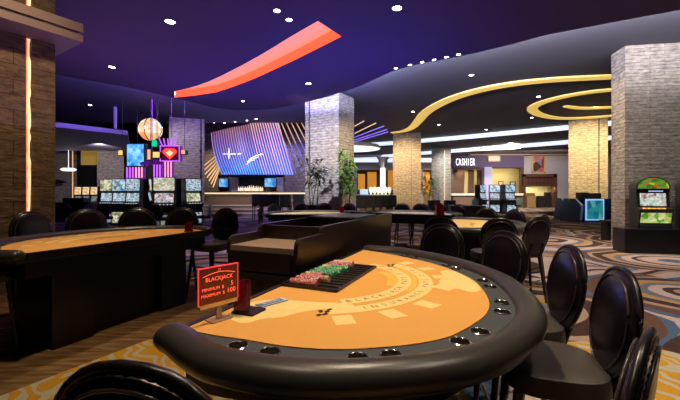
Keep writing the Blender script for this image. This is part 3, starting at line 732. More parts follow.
# chips
chipM = {k: [mat('chip_'+k, c_, .45), mat('chip_'+k+'_spot', s_, .45)] for k, c_, s_ in (('pink', (.70, .16, .17), (.85, .55, .5)), ('green', (.02, .32, .14), (.5, .7, .45)), ('white', (.85, .8, .75), (.8, .3, .25)), ('red', (.55, .05, .05), (.85, .8, .7)), ('yellow', (.75, .55, .15), (.8, .75, .6)))}
chipme = {}
for k, mm in chipM.items():
    m = MB(); r_ = .020
    nseg = 12
    A = [m.bm.verts.new((r_*math.cos(2*PI*i/nseg), -.0021, r_*math.sin(2*PI*i/nseg))) for i in range(nseg)]
    B = [m.bm.verts.new((r_*math.cos(2*PI*i/nseg), .0021, r_*math.sin(2*PI*i/nseg))) for i in range(nseg)]
    m.bm.faces.new(A); m.bm.faces.new(B[::-1])
    for i in range(nseg):
        f = m.bm.faces.new((A[i], B[i], B[(i+1) % nseg], A[(i+1) % nseg])); f.material_index = 1 if i % 3 == 0 else 0
    bmesh.ops.recalc_face_normals(m.bm, faces=m.bm.faces[:])
    me = bpy.data.meshes.new('casino_chip'); m.bm.to_mesh(me); m.bm.free()
    for q in mm: me.materials.append(q)
    chipme[k] = me
rows = [(0, 'pink', 0, 27), (1, 'red', 0, 24), (2, 'pink', 0, 26), (2, 'yellow', 26, 30), (3, 'yellow', 0, 5), (3, 'pink', 5, 18), (4, 'green', 0, 27), (5, 'green', 0, 30), (6, 'green', 0, 28), (7, 'yellow', 0, 8), (7, 'green', 8, 30), (8, 'red', 0, 26), (9, 'pink', 0, 27), (10, 'white', 0, 24)]
glab = {'pink': 'pink casino chip lying on edge in the chip tray', 'red': 'red casino chip lying on edge in the chip tray', 'green': 'green casino chip lying on edge in the chip tray', 'white': 'white casino chip in the last tube of the chip tray', 'yellow': 'yellow casino chip lying on edge in the chip tray'}
rc = random.Random(2)
for (k, colr, i0, i1) in rows:
    for i in range(i0, i1):
        u = .96-.32+.64*(k+.5)/NT; v = .165-.125+i*.0060
        o = bpy.data.objects.new('casino_chip', chipme[colr]); C.objects.link(o)
        o.location = W(u, v, .921+.0225); o.rotation_euler = (0, rc.uniform(0, 6), math.atan2(U.y, U.x)); o.scale = (1, 1.15, 1)
        tag(o, glab[colr], 'casino chip', colr+' chips in the tray')

# table sign
sL = Vector((-.548, 1.40)); sR = Vector((-.438, 1.53)); dS = (sR-sL).normalized(); Ls = (sR-sL).length
ms = (sL+sR)/2
sg_ = thing('limit_sign', 'red glowing table limit sign on a clear stand, on the orange felt', 'sign', (ms.x, ms.y, .921), math.atan2(dS.y, dS.x))
m = MB(); m.box(-Ls/2, Ls/2, -.004, .004, .075, .215); m.make('sign_panel', mat('sign_dark', (.03, .008, .006), .25, emit=(.14, .012, .004), es=.5), sg_)
m = MB(); REDL = mat('red_letters', (.9, .1, .05), .4, emit=(1, .10, .05), es=1.6)
R90 = Matrix.Rotation(PI/2, 4, 'X')
def tx(s_, size, x_, z_): m.text(s_, size, Matrix.Translation((x_, -.0052, z_)) @ R90)
tx('21', .014, 0, .204); tx('BLACKJACK', .023, 0, .170); tx('MINIMUM  $', .018, -.028, .132); tx('MAXIMUM  $', .018, -.028, .108); tx('5', .026, .058, .139); tx('100', .028, .054, .112)
a_ = [(-.072+.144*i/12, .184+.012*math.sin(PI*i/12)) for i in range(13)]
m.tube([(x_, -.005, z_) for x_, z_ in a_], .0012, 5)
m.make('lettering', REDL, sg_)
m = MB(); z0, z1, x1 = .072, .218, Ls/2+.003
for a, b in (((-x1, z0), (-x1, z1)), ((-x1, z1), (x1, z1)), ((x1, z1), (x1, z0)), ((-x1, z0), (x1, z0))): m.tube([(a[0], 0, a[1]), (b[0], 0, b[1])], .0028, 6)
m.make('light_edge', mat('red_edge', (.8, .05, .05), .3, emit=(1, .05, .05), es=.9), sg_)
m = MB(); m.box(-Ls/2, Ls/2, -.006, .006, .058, .074); m.make('holder_bar', mat('holder_chrome', (.6, .55, .48), .25, .8), sg_)
m = MB(); m.box(-.012, .012, -.004, .004, .004, .06); m.box(-.045, .045, -.03, .03, .0005, .005); m.make('stand', mat('clear_acrylic', (.8, .6, .4), .1, trans=.6), sg_)
# discard tray of dark red acrylic with black base
dt = D(249, 312, 1.56)
dh = thing('discard_holder', 'dark red acrylic discard holder with a black foot beside the limit sign', 'card holder', (dt.x, 1.56, .921), math.atan2(U.y, U.x))
PLX = mat('burgundy_acrylic', (.22, .008, .05), .12, alpha=.82, coat=.6)
m = MB(); m.box(-.036, .036, .050, .054, .006, .13, .001); m.box(-.036, -.032, -.02, .054, .006, .13, .001); m.box(.032, .036, .02, .054, .006, .13, .001); m.make('acrylic_wall', PLX, dh)
m = MB(); m.box(-.05, .05, -.055, .058, .0005, .010, .004); m.make('foot', BLACK, dh)
# rules card
m = MB(); rcM = [mat('card_blue', (.10, .20, .38), .4), mat('card_white', (.85, .85, .85), .4)]
m.box(-.075, .075, -.028, .028, 0, .002); m.mi = 1; m.text('RULES', .034, Matrix.Translation((0, .006, .0026))); m.box(-.07, .07, -.025, -.020, .002, .0026); m.box(-.07, .07, .022, .026, .002, .0026); m.box(.062, .075, -.028, .028, .002, .0027)
q = P(272, 303, .921); o = m.make('rules_card', rcM, None, False, (q.x, q.y, .9235), math.atan2(U.y, U.x)-.35)
tag(o, 'small blue and white printed card lying on the felt beside the chip tray', 'card')

# ------------------------------------------------------------------ podium behind the near table
q = P0+U*.985-V*.12
pod = thing('pit_podium', 'long dark wood pit podium with stepped sides behind the near table', 'podium', (q.x, q.y, 0), math.atan2(U.y, U.x))
PL, PD = 2.35, .56
m = MB(); m.box(0, PL, 0, PD, .0, 1.02, .004); m.make('body', WOODD, pod)
def sidepanel(y0, y1):
    pr = [(0, 1.0), (PL, 1.0), (PL, 1.18), (.42, 1.18)]
    pr += [(.42-.05*math.sin(PI/2*i/5), 1.18-.05*(1-math.cos(PI/2*i/5))) for i in range(1, 6)]
    pr += [(.30, 1.125), (.06, 1.125)]+[(.06-.05*math.sin(PI/2*i/5), 1.125-.05*(1-math.cos(PI/2*i/5))) for i in range(1, 6)]
    m = MB(); m.prism([(a, b) for a, b in pr], -y1, -y0, Matrix.Rotation(PI/2, 4, 'X')); return m
for y0, y1 in ((-.012, .018), (PD-.018, PD+.012)): sidepanel(y0, y1).make('side_panel', mat('podium_panel_wood', (.020, .010, .008), .32), pod)
m = MB(); m.box(.005, .42, .02, PD-.02, 1.02, 1.062); m.make('shelf', mat('worn_shelf', (.30, .20, .14), .45), pod)
for a_, b_, z_ in ((.42, .45, 1.17), (1.15, 1.19, 1.19), (1.8, 1.83, 1.17), (PL-.02, PL, 1.18)):
    m = MB(); m.box(a_, b_, .02, PD-.02, 1.02, z_); m.make('divider', WOODD, pod)
m = MB(); m.box(1.19, 1.8, .02, PD-.02, 1.12, 1.195, .004); m.make('writing_top', mat('podium_lid', (.04, .018, .016), .3), pod)
for z0, z1 in ((.06, .32), (.34, .60), (.62, .88)):
    m = MB(); m.box(-.016, 0, .03, PD-.03, z0, z1, .003); dr = m.make('drawer', WOODD, pod)
    m = MB(); m.tube([(-.017, PD*.5, z1-.05), (-.030, PD*.5, z1-.05)], .011, 10); m.make('lock', CHROME, dr)
m = MB(); m.box(-.016, 0, .03, PD-.03, .90, 1.03, .003); dr = m.make('drawer', WOODD, pod)
for yy in (.27, .31): 
    m = MB(); m.tube([(-.017, yy, .985-(yy-.27)*.8), (-.030, yy, .985-(yy-.27)*.8)], .008, 10); m.make('lock', CHROME, dr)
# low podium by the yellow table
m = MB(); m.box(-.45, .45, -.28, .28, 0, 1.02, .01); m.box(-.47, .47, -.30, .30, 1.02, 1.06, .006)
tag(m.make('low_podium', BLACK, None, False, (3.57, 10.2, 0), -.15), 'low flat topped black podium beyond the yellow felt table', 'podium')
# red card holders
REDP = mat('red_plastic', (.5, .012, .012), .25)
def shoe(loc, label, s=1.0):
    m = MB(); m.box(-.05*s, .05*s, -.06*s, .06*s, 0, .02*s); m.box(-.045*s, -.038*s, -.05*s, .05*s, .02*s, .13*s); m.box(.038*s, .045*s, -.05*s, .05*s, .02*s, .13*s); m.box(-.045*s, .045*s, .04*s, .05*s, .02*s, .15*s)
    tag(m.make('card_holder', REDP, None, False, loc), label, 'card holder')
shoe((2.25, 8.16, .921), 'bright red card holder on the end of the black pit table', 1.8)
shoe((.05, 8.62, .921), 'small red card holder on the pale cream felt table', 1.1)
shoe((-1.98, 4.72, .921), 'small red card holder at the narrow end of the left blackjack table', .85)

# ------------------------------------------------------------------ slot machines
def slot(loc, rz, label, tops, mids, lows, w_=.66, h=2.0, arch=False, stand=0, group=None, es=1.3, tilt=.1, body=None):
    t = thing('slot_machine', label, 'slot machine', loc, rz, group)
    # local front faces -y
    if stand:
        m = MB(); m.box(-w_*.75, w_*.9, -.45, .35, 0, stand, .01); m.make('stand', BLACK, t)
    pr = [(-.28, 0), (-.34, .30*h), (-.22, .38*h), (-.40, .43*h), (-.40, .47*h), (-.20, .50*h), (-.12, .70*h), (-.2, .72*h), (-.16, h), (.28, h), (.30, 0)]
    m = MB(); m.prism(pr, -w_/2, w_/2, Matrix.Translation((0, 0, stand)) @ Matrix(((0, 0, 1, 0), (1, 0, 0, 0), (0, 1, 0, 0), (0, 0, 0, 1)))); m.make('cabinet', body or mat('slot_body', (.012, .011, .014), .3), t)
    def quad(z0, z1, y0, y1, mt, name, k=.82):
        m = MB(); x_ = w_/2*k
        n_ = 1
        a = [(-x_, y0-.006, stand+z0), (x_, y0-.006, stand+z0), (x_, y1-.006, stand+z1), (-x_, y1-.006, stand+z1)]
        b = [(p[0], p[1]+.02, p[2]) for p in a]
        va = [m.bm.verts.new(p) for p in a]; vb = [m.bm.verts.new(p) for p in b]
        m.bm.faces.new(va); m.bm.faces.new(vb[::-1])
        for i in range(4): m.bm.faces.new((va[i], vb[i], vb[(i+1) % 4], va[(i+1) % 4]))
        bmesh.ops.recalc_face_normals(m.bm, faces=m.bm.faces[:]); return m.make(name, mt, t)
    yb = lambda z: -.28+(-.06)*z/(.30*h)
    quad(.05*h, .28*h, yb(.05*h), yb(.28*h), lows, 'belly_glass')
    ym = lambda z: -.20+.08*(z-.50*h)/(.20*h)
    quad(.515*h, .69*h, ym(.515*h), ym(.69*h), mids, 'reel_screen')
    yt = lambda z: -.2+.04*(z-.72*h)/(.28*h)
    quad(.74*h, .985*h, yt(.74*h), yt(.985*h), tops, 'top_glass', .9)
    m = MB()
    for i in range(5): x_ = -w_*.32+i*w_*.16; m.box(x_-.02, x_+.02, -.405, -.36, stand+.468*h, stand+.48*h)
    m.make('buttons', mat('lit_buttons', (.8, .8, .8), .3, emit=(.8, .85, 1), es=.8), t)
    if arch:
        m = MB(); k = 16; pts = [(w_*.5*math.cos(PI*i/k), h+.30*math.sin(PI*i/k)) for i in range(k+1)]
        m.prism(pts, .16, .05, Matrix.Translation((0, 0, stand)) @ Matrix.Rotation(PI/2, 4, 'X') @ Matrix.Scale(-1, 4, (0, 0, 1)))
        a_ = m.make('topper', body or MATS['slot_body'], t)
        m = MB(); pts = [(w_*.45*math.cos(PI*i/k), h+.26*math.sin(PI*i/k)) for i in range(k+1)]
        m.prism(pts, .17, .158, Matrix.Translation((0, -.0, stand)) @ Matrix.Rotation(PI/2, 4, 'X')); m.make('topper_glass', tops, a_)
    return t
WHT = [(.02, .04, .07), (.12, .2, .28), (.75, .85, .9), (.12, .3, .45)]
def S(n, cols, es=1.2, sc_=8, seed=0, rows=1): return screen(n, cols, es, sc_, seed, rows)
yelT = S('glass_yellow', [(.05, .06, .03), (.3, .28, .12), (.95, .9, .65), (.25, .35, .2)], 1.0, 9, 1)
whT = S('glass_white', WHT, 1.1, 15, 2, 2); blT = S('glass_blue', [(.02, .05, .15), (.08, .3, .6), (.7, .85, 1), (.1, .2, .15)], 1.0, 9, 3)
mixL = S('glass_mixed', [(.01, .03, .05), (.1, .15, .12), (.75, .8, .8), (.05, .15, .25)], 1.0, 8, 4)
# the right hand machine with an arched green topper
grn = S('glass_green', [(.005, .05, .01), (.02, .20, .01), (.10, .38, .02), (.6, .08, .02), (.55, .6, .06)], .9, 9, 5, 1.6)
scr = S('glass_reels', [(.05, .25, .3), (.35, .55, .5), (.85, .9, .75), (.45, .12, .15)], 1.0, 17, 6)
gl2 = S('glass_lime', [(.02, .08, .01), (.12, .32, .02), (.8, .85, .4), (.35, .45, .04)], 1.0, 8, 7)
q = Vector(((656-340)/F*8.5, 8.5, 0))
rz_r = math.radians(-10)
def big_slot(loc, rz, label):
    t = thing('slot_machine', label, 'slot machine', loc, rz)
    st = .58; w_ = .70; body = mat('slot_trim', (.05, .048, .045), .3, .5)
    m = MB(); pr = [(-.20, 0), (-.28, .40), (-.30, .46), (-.16, .50), (-.13, .86), (-.16, .90), (-.14, .98), (.12, .98), (.14, 0)]
    m.prism(pr, -w_/2, w_/2, Matrix.Translation((0, 0, st)) @ Matrix(((0, 0, 1, 0), (1, 0, 0, 0), (0, 1, 0, 0), (0, 0, 0, 1)))); m.make('cabinet', body, t)
    def arch_(hw, z0, hh, y0, y1, mt, name, par):
        m = MB(); k = 18; pts = [(-hw, z0), (hw, z0)]+[(hw*math.cos(PI*i/k), z0+.02+hh*math.sin(PI*i/k)) for i in range(k+1)]
        a = [m.bm.verts.new((x_, y0, st+z_)) for x_, z_ in pts]; b = [m.bm.verts.new((x_, y1, st+z_)) for x_, z_ in pts]
        m.bm.faces.new(a); m.bm.faces.new(b[::-1])
        for i in range(len(pts)): m.bm.faces.new((a[i], b[i], b[(i+1) % len(pts)], a[(i+1) % len(pts)]))
        bmesh.ops.recalc_face_normals(m.bm, faces=m.bm.faces[:]); return m.make(name, mt, par)
    a_ = arch_(.36, .93, .27, -.16, .15, body, 'topper', t); arch_(.325, .94, .235, -.168, -.158, grn, 'topper_glass', a_)
    def pane(z0, z1, y0, y1, mt, name, hw, x0=0):
        m = MB(); a = [(x0-hw, y0, st+z0), (x0+hw, y0, st+z0), (x0+hw, y1, st+z1), (x0-hw, y1, st+z1)]
        va = [m.bm.verts.new(p) for p in a]; vb = [m.bm.verts.new((p[0], p[1]+.03, p[2])) for p in a]
        m.bm.faces.new(va); m.bm.faces.new(vb[::-1])
        for i in range(4): m.bm.faces.new((va[i], vb[i], vb[(i+1) % 4], va[(i+1) % 4]))
        bmesh.ops.recalc_face_normals(m.bm, faces=m.bm.faces[:]); return m.make(name, mt, t)
    pane(.84, .92, -.155, -.165, mat('slot_display_black', (.005, .005, .008), .2), 'display_strip', .33)
    pane(.865, .895, -.16, -.168, mat('strip_text_glow', (.2, .3, .6), .4, emit=(.25, .45, .9), es=.9), 'credit_display', .15, .05)
    pane(.53, .83, -.166, -.142, scr, 'reel_screen', .27)
    pane(.50, .84, -.157, -.128, MATS['slot_display_black'], 'screen_bezel', .33)
    pane(.13, .37, -.236, -.284, gl2, 'belly_glass', .315)
    pane(.0, .10, -.206, -.226, mat('kick_plate', (.12, .12, .12), .3, .8), 'kick_plate', .31)
    m = MB()
    for i in range(5): m.box(-.28+i*.1, -.22+i*.1, -.302, -.24, st+.46, st+.485)
    m.make('buttons', mat('slot_button_amber', (.9, .5, .1), .3, emit=(1, .45, .08), es=.8), t)
    m = MB(); m.tube([(.37, -.05, st+.55), (.40, -.08, st+.75)], .012); m.lathe([(0, -.03), (.022, -.02), (.03, 0), (.022, .02), (0, .03)], 10, (.40, -.08, st+.77)); m.make('handle', CHROME, t)
    return t
big_slot((q.x, q.y+.2, 0), rz_r, 'slot machine with green and gold arched top against the grey stone pillar')
big_slot((q.x+.98, q.y+.2-.17, 0), rz_r, 'slot machine at the frame edge, only its dark side in view')
m = MB(); m.box(-.70, 2.2, -.34, .16, 0, .575, .01)
tag(m.make('slot_bench', BLACK, None, False, (q.x, q.y+.2, 0), rz_r), 'long black bench that carries the slot machine by the grey pillar', 'stand')
# litter bin by that pillar
q = P(606, 240, 0); m = MB(); m.lathe([(.13, 0), (.13, .52), (.17, .54), (.17, .60), (.0, .60)], 16); tag(m.make('ash_bin', BLACK, None, True, (q.x, q.y, 0)), 'small black bin beside the wide grey pillar', 'bin')

# left bank
for i, (px, yy, rz, tm, lm) in enumerate(((108.5, 16.2, .25, yelT, mixL), (120.5, 15.9, .25, blT, yelT), (134, 15.4, .25, whT, mixL))):
    slot(((px-340)/F*yy, yy, 0), rz, ('yellow topped slot, farthest of the row of three', 'blue lit middle slot of the row of three', 'white topped slot, nearest of the row of three under the blue screen')[i], tm, whT, lm, .58, 2.02, group='row of three slot machines')
slot(((164.5-340)/F*14, 14.0, 0), .38, 'slot machine facing forward under the red diamond sign', S('glass_pale', [(.12, .16, .12), (.5, .55, .45), (.95, .95, .8), (.5, .4, .15)], .95, 10, 9, 2), S('glass_reel2', [(.01, .02, .04), (.15, .25, .3), (.9, .9, .9), (.5, .05, .05)], .95, 14, 10), S('glass_dim', [(.02, .02, .03), (.15, .16, .2), (.3, .35, .3)], .8, 6, 11), .80, 2.02)
slot(((192-340)/F*15.6, 15.6, 0), .75, 'slanted slot machine turned sideways in front of the grey pillar', whT, yelT, mixL, .70, 2.02)
for px, yy, lab in ((146, 16.6, 'dark backed slot machine wedged between the three and the forward one'), (181, 16.8, 'dark backed slot machine beside the slanted one')):
    slot(((px-340)/F*yy, yy, 0), 1.9, lab, yelT, whT, mixL, .62, 2.05)
# seats before the slots
def small_chair(loc, rz, label, col, group=None, h=1.05, stem=True):
    t = thing('slot_stool', label, 'chair', loc, rz, group)
    m = MB(); oval_pad(m, .44, .5, .08, h-.25, -.2, .1, 18, 4); m.make('backrest', col, t, 'all')
    m = MB(); m.lathe([(.19, .52), (.21, .55), (.21, .60), (.17, .63), (0, .63)], 16); m.make('seat', LEATHER, t, True)
    m = MB(); m.tube([(0, 0, .03), (0, 0, .53)], .03); m.lathe([(.2, 0), (.2, .02), (.03, .04)], 16); m.tube([(0, -.15, .57), (0, -.21, .7)], .02); m.make('pedestal', CHROME, t, True)
GRL = mat('grey_green_vinyl', (.10, .16, .16), .3); 
for (px, yy, rz, lab, cm_) in ((93, 12.6, .2, 'blue grey slot stool before the farthest of the three slots', GRL), (106, 12.2, .2, 'dark slot stool in front of the row of three slots', LEATHER), (160, 11.6, .0, 'dark stool in front of the forward facing slot machine', LEATHER), (204, 12.6, 2.2, 'pale green backed stool beside the slanted slot machine', mat('pale_green_vinyl', (.28, .42, .42), .4)), (66, 13.0, .4, 'black stool in the shade beside the strip lit pillar', LEATHER)):
    small_chair(((px-340)/F*yy, yy, 0), rz, lab, cm_)

# themed sign tower above the bank
m = MB(); m.lathe([(0, -.46)]+[(.46*math.cos(a), .46*math.sin(a)) for a in [(-PI/2+PI*i/14) for i in range(1, 14)]]+[(0, .46)], 24)
q = D(150.5, 129.5, 15.0)
glb = m.make('globe', screen('globe_glow', [(.45, .12, .06), (.9, .35, .12), (1, .8, .5), (1, .95, .85)], 1.5, 2.2, 3, 2.2), None, 'all', q)
twr = thing('sign_globe', 'round glowing orange globe sign over the slot machines', 'sign', (q.x, q.y, q.z)); glb.parent = twr; glb.location = (0, 0, 0)
m = MB(); m.tube([(.47*math.cos(a), -.0, .47*math.sin(a)) for a in [2*PI*i/28 for i in range(28)]], .02, 6, closed=True); m.tube([(0, .47*math.cos(a), .47*math.sin(a)) for a in [2*PI*i/28 for i in range(28)]], .02, 6, closed=True); m.tube([(0, 0, .45), (0, 0, ZU-q.z)], .02); m.make('cage', CHROME, twr, True)
def signbox(px0, px1, py0, py1, Y, mt, label, name='lit_sign', dep=.25, frame=BLACK, rz=0, txt=None, hang=True):
    a = D(px0, py1, Y); b = D(px1, py0, Y); c_ = (a+b)/2
    t = thing(name, label, 'sign' if name != 'hanging_screen' else 'screen', (c_.x, Y, c_.z), rz)
    hw = (b.x-a.x)/2; hh = (b.z-a.z)/2
    m = MB(); m.box(-hw, hw, 0, dep, -hh, hh, .01)
    if hang: m.tube([(0, dep/2, hh), (0, dep/2, ZU-c_.z)], .012)
    m.make('case', frame, t)
    k = .05 if hw > .2 else .02
    m = MB(); m.box(-hw+k, hw-k, -.012, 0, -hh+k, hh-k); m.make('lit_face', mt, t)
    return t, hw, hh
signbox(126, 145, 143, 167, 14.6, screen('blue_video', [(.01, .10, .6), (.03, .25, .9), (.12, .45, 1), (.35, .7, 1)], 1.45, 7, 1), 'hanging screen with bright blue video over the row of three slots', 'hanging_screen')
signbox(151.5, 157.5, 140, 147, 14.2, mat('green_lit', (.0, .7, .3), .4, emit=(.0, .75, .28), es=.9), 'small green lit cube sign beneath the globe')
signbox(152.5, 160, 151.5, 158, 14.1, mat('yellow_lit', (.9, .8, .2), .4, emit=(1, .72, .15), es=1), 'yellow lit cube sign below the green cube')
signbox(147, 151, 149, 160, 14.2, mat('orange_lit', (.9, .5, .2), .4, emit=(1, .5, .2), es=.9), 'narrow orange lit panel between the blue screen and the yellow cube')
signbox(118, 123, 150, 155.5, 14.6, MATS['yellow_lit'], 'small yellow lit box left hanging beside the blue screen')
signbox(181, 185.5, 149.5, 154.5, 14.4, MATS['orange_lit'], 'small orange lit box at the end of the diamond sign')
MAG = mat('magenta_neon', (.8, .1, .8), .4, emit=(.55, .12, .9), es=1.3); PURP = mat('purple_case', (.10, .02, .14), .4, emit=(.14, .01, .25), es=.4)
t, hw, hh = signbox(160, 180, 146, 161, 14.3, mat('sign_maroon', (.12, .01, .03), .4, emit=(.12, .005, .04), es=.5), 'purple framed sign with a glowing red diamond', frame=PURP)
m = MB(); mm_ = Matrix.Rotation(PI/2, 4, 'X')
m.prism([(-.30, .06), (-.18, .2), (.18, .2), (.30, .06), (0, -.24)], .014, .03, mm_); m.mi = 1; m.prism([(-.14, .03), (0, .12), (.14, .03), (0, -.12)], .03, .04, mm_)
m.make('diamond', [mat('red_lit', (.9, .1, .05), .4, emit=(1, .08, .03), es=1.2), mat('yellow_core', (.9, .7, .3), .4, emit=(1, .75, .35), es=1.2)], t)
m = MB()
for sx in (-1, 1):
    m.tube([(sx*(hw-.02), -.02, -hh+.02), (sx*(hw-.02), -.02, hh-.02)], .018, 6)
m.tube([(-hw, -.02, hh), (hw, -.02, hh)], .02, 6); m.tube([(-hw, -.02, -hh), (hw, -.02, -hh)], .02, 6)
for a in range(5): m.tube([(-.3+a*.12, -.02, hh+.02), (-.42+a*.17, -.02, hh+.3)], .02, 6)
m.make('neon_tubes', MAG, t)
for i, (px, lab) in enumerate(((131, 'purple neon column under the blue video screen'), (140, 'pink neon column under the edge of the blue video screen'), (158, 'pink neon column below the yellow cube sign'), (169, 'purple neon column below the red diamond sign'))):
    q = D(px, 174, 14.8); t = thing('neon_column', lab, 'neon light', (q.x, q.y, 1.98)); z1 = D(px, 160, 14.8).z-1.98
    m = MB(); m.box(-.17, .17, -.05, .12, 0, z1); m.make('core', PURP, t)
    m = MB()
    for k, x_ in enumerate((-.12, .0, .12)): m.tube([(x_, -.08, .04), (x_, -.08, z1-.04)], .028, 8)
    m.make('tubes', [MAG, mat('pink_neon', (1, .5, .5), .4, emit=(1, .35, .55), es=1.3)][i % 2], t)
q = D(152, 163, 14.6); m = MB(); m.prism([(-.45, 0), (-.2, .08), (.5, .08), (.5, -.06), (-.4, -.09)], .0, .12, Matrix.Rotation(PI/2, 4, 'X')); m.tube([(0, 0, .1), (0, 0, ZU-q.z)], .02)
tag(m.make('neon_canopy', mat('purple_lit', (.4, .05, .6), .4, emit=(.16, .02, .34), es=.3), None, False, q), 'purple lit canopy linking the signs over the slots', 'sign')
# slot bank far left beyond the pillar, doorway, lamp
for i, px in enumerate((80, 88, 96)):
    yy = 21
    slot(((px-340)/F*yy, yy, 0), 0, ('orange topped slot nearest the strip lit stone corner', 'orange topped slot in the middle before the dark doorway', 'orange topped slot before the dark doorway, half behind the stone pillar')[i], S('glass_orange', [(.6, .2, .02), (1, .6, .2), (1, .9, .7)], 1.0, 7, 12), S('glass_dim', WHT), S('glass_dim', WHT), .42, 1.75, group='orange topped slots by the doorway')
m = MB(); a = D(77, 210, 26.5); b = D(98, 147, 26.5); m.box(a.x, b.x, 26.5, 26.7, 0, D(0, 165, 26.5).z); struct(m.make('door_1', DARK))
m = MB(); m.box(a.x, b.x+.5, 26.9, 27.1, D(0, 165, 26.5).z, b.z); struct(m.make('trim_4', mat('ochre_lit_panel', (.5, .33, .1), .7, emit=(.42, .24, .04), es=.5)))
m = MB(); m.box(a.x-8, a.x, 26.9, 27.1, 0, 7); m.box(b.x+.5, -9, 26.9, 27.1, 0, 7); m.box(a.x-8, -9, 26.9, 27.1, b.z, 7); struct(m.make('wall_passage', WALLD))
q = D(68.5, 169.5, 22); m = MB(); m.lathe([(0, -.10), (.30, -.09), (.42, 0), (.30, .08), (0, .10)], 20); m.tube([(0, 0, .1), (0, 0, 4.0-q.z)], .012)
tag(m.make('pendant_lamp', mat('lamp_white', (.9, .9, .9), .4, emit=(1, .95, .9), es=1.5), None, True, q), 'white disc pendant lamp beside the strip lit stone corner', 'lamp')
m = MB(); q = D(68, 205, 17); m.box(-.9, .9, -.3, .5, 0, .95, .02); m.box(-.5, .5, -.2, .3, .95, 1.15, .02); tag(m.make('service_desk', BLACK, None, False, (q.x, 17.5, 0)), 'black service desk in the shade beyond the strip lit pillar', 'desk')

# ------------------------------------------------------------------ bar with LED wall
BY = 24.0; PZ = .6
STEPM = mat('bar_step_stone', (.30, .25, .26), .5)
m = MB(); m.box(-11, 1.2, 22.2, 28.5, 0, PZ); m.box(-11, 1.2, 21.6, 22.2, 0, PZ*.66); m.box(-11, 1.2, 21.0, 21.6, 0, PZ*.33); m.mi = 1
for y_, z_ in ((22.2, PZ), (21.6, PZ*.66), (21.0, PZ*.33)): m.box(-11, 1.2, y_-.03, y_+.12, z_-.03, z_+.012)
struct(m.make('trim_5', [STEPM, mat('step_nosing', (.55, .48, .45), .4)]))
bar = thing('bar_counter', 'long bar counter with glowing edge under the light wall', 'counter', (0, 0, PZ))
m = MB(); m.box(-9.6, -1.0, 23.9, 24.7, 0, .72); m.make('front', mat('bar_front', (.16, .12, .10), .5), bar)
m = MB(); m.box(-9.7, -.95, 23.7, 24.8, .80, .86, .01); m.make('top', mat('bar_top', (.12, .09, .08), .25), bar)
m = MB(); m.box(-9.65, -1.0, 23.74, 23.90, .71, .80); m.make('light_edge', mat('bar_edge_glow', (1, .85, .6), .4, emit=(1, .78, .5), es=.9), bar)
spot((-6, 22.6, 3.6), (-5.6, 24, .8), 60, (1, .75, .5), 130)
# LED wall: curved video surface with slanted fins
def top_y(px): 
    T_ = [(212, 133), (222, 130), (233, 127.5), (245, 125.5), (256, 122), (265, 119), (276, 115)]
    for (a, b) in zip(T_, T_[1:]):
        if px <= b[0]: return a[1]+(b[1]-a[1])*(px-a[0])/(b[0]-a[0])
    return T_[-1][1]
def ledmat():
    m = bpy.data.materials.new('led_video'); m.use_nodes = True; n = m.node_tree.nodes; L = m.node_tree.links
    b = n['Principled BSDF']; b.inputs['Base Color'].default_value = (.02, .02, .03, 1); b.inputs['Roughness'].default_value = .4
    tc = n.new('ShaderNodeTexCoord'); s = n.new('ShaderNodeSeparateXYZ'); L.new(tc.outputs['Generated'], s.inputs[0])
    nz = n.new('ShaderNodeTexNoise'); nz.inputs['Scale'].default_value = 2.2; L.new(tc.outputs['Generated'], nz.inputs['Vector'])
    a = n.new('ShaderNodeMath'); a.operation = 'MULTIPLY_ADD'; a.inputs[1].default_value = .5; L.new(nz.outputs['Fac'], a.inputs[0]); L.new(s.outputs[2], a.inputs[2])
    # more blue in the middle, dusky rose at the upper corner
    d = n.new('ShaderNodeMath'); d.operation = 'MULTIPLY_ADD'; d.inputs[1].default_value = -.35; L.new(s.outputs[0], d.inputs[0]); L.new(a.outputs[0], d.inputs[2])
    r = n.new('ShaderNodeValToRGB'); el = r.color_ramp.elements
    cols = [(.08, (.10, .28, .95)), (.35, (.10, .14, .85)), (.62, (.16, .07, .55)), (.85, (.20, .08, .28)), (1.1, (.28, .13, .18))]
    while len(el) < 5: el.new(.5)
    for i, (p, c_) in enumerate(cols): el[i].position = min(1, p); el[i].color = (*c_, 1)
    L.new(d.outputs[0], r.inputs[0]); L.new(r.outputs[0], b.inputs['Emission Color']); b.inputs['Emission Strength'].default_value = .5
    return m
led = thing('light_wall', 'large slanted blue and purple light wall of glowing fins over the bar', 'light wall', (0, 0, 0))
def LP(px, t_):
    """point on the wall: px along the top edge, t_ 0 top .. 1 bottom"""
    k = (px-212)/(276-212); bxp = 223+k*(290-223)+6*max(0, k-.5); ty = top_y(px); by = 174.5
    Y = 22.6+1.3*math.sin(PI*k)-.9*(1-t_)*0+1.0*t_*.4
    x_ = px+(bxp-px)*t_-2.5*math.sin(PI*t_)*(1-k); y_ = ty+(by-ty)*t_
    return D(x_, y_, Y)
m = MB(); N_ = 30; K_ = 8
gr = [[m.bm.verts.new(LP(212+64*i/N_, j/K_)) for i in range(N_+1)] for j in range(K_+1)]
for j in range(K_):
    for i in range(N_): m.bm.faces.new((gr[j][i], gr[j][i+1], gr[j+1][i+1], gr[j+1][i]))
o = m.make('video_surface', ledmat(), led, 'all'); md = o.modifiers.new('solid', 'SOLIDIFY'); md.thickness = .08; md.offset = -1
def finmat(n, c_, e=.9): return mat(n, c_, .4, emit=c_, es=e)
def mixc(a, b, t): return tuple(a[i]+(b[i]-a[i])*t for i in range(3))
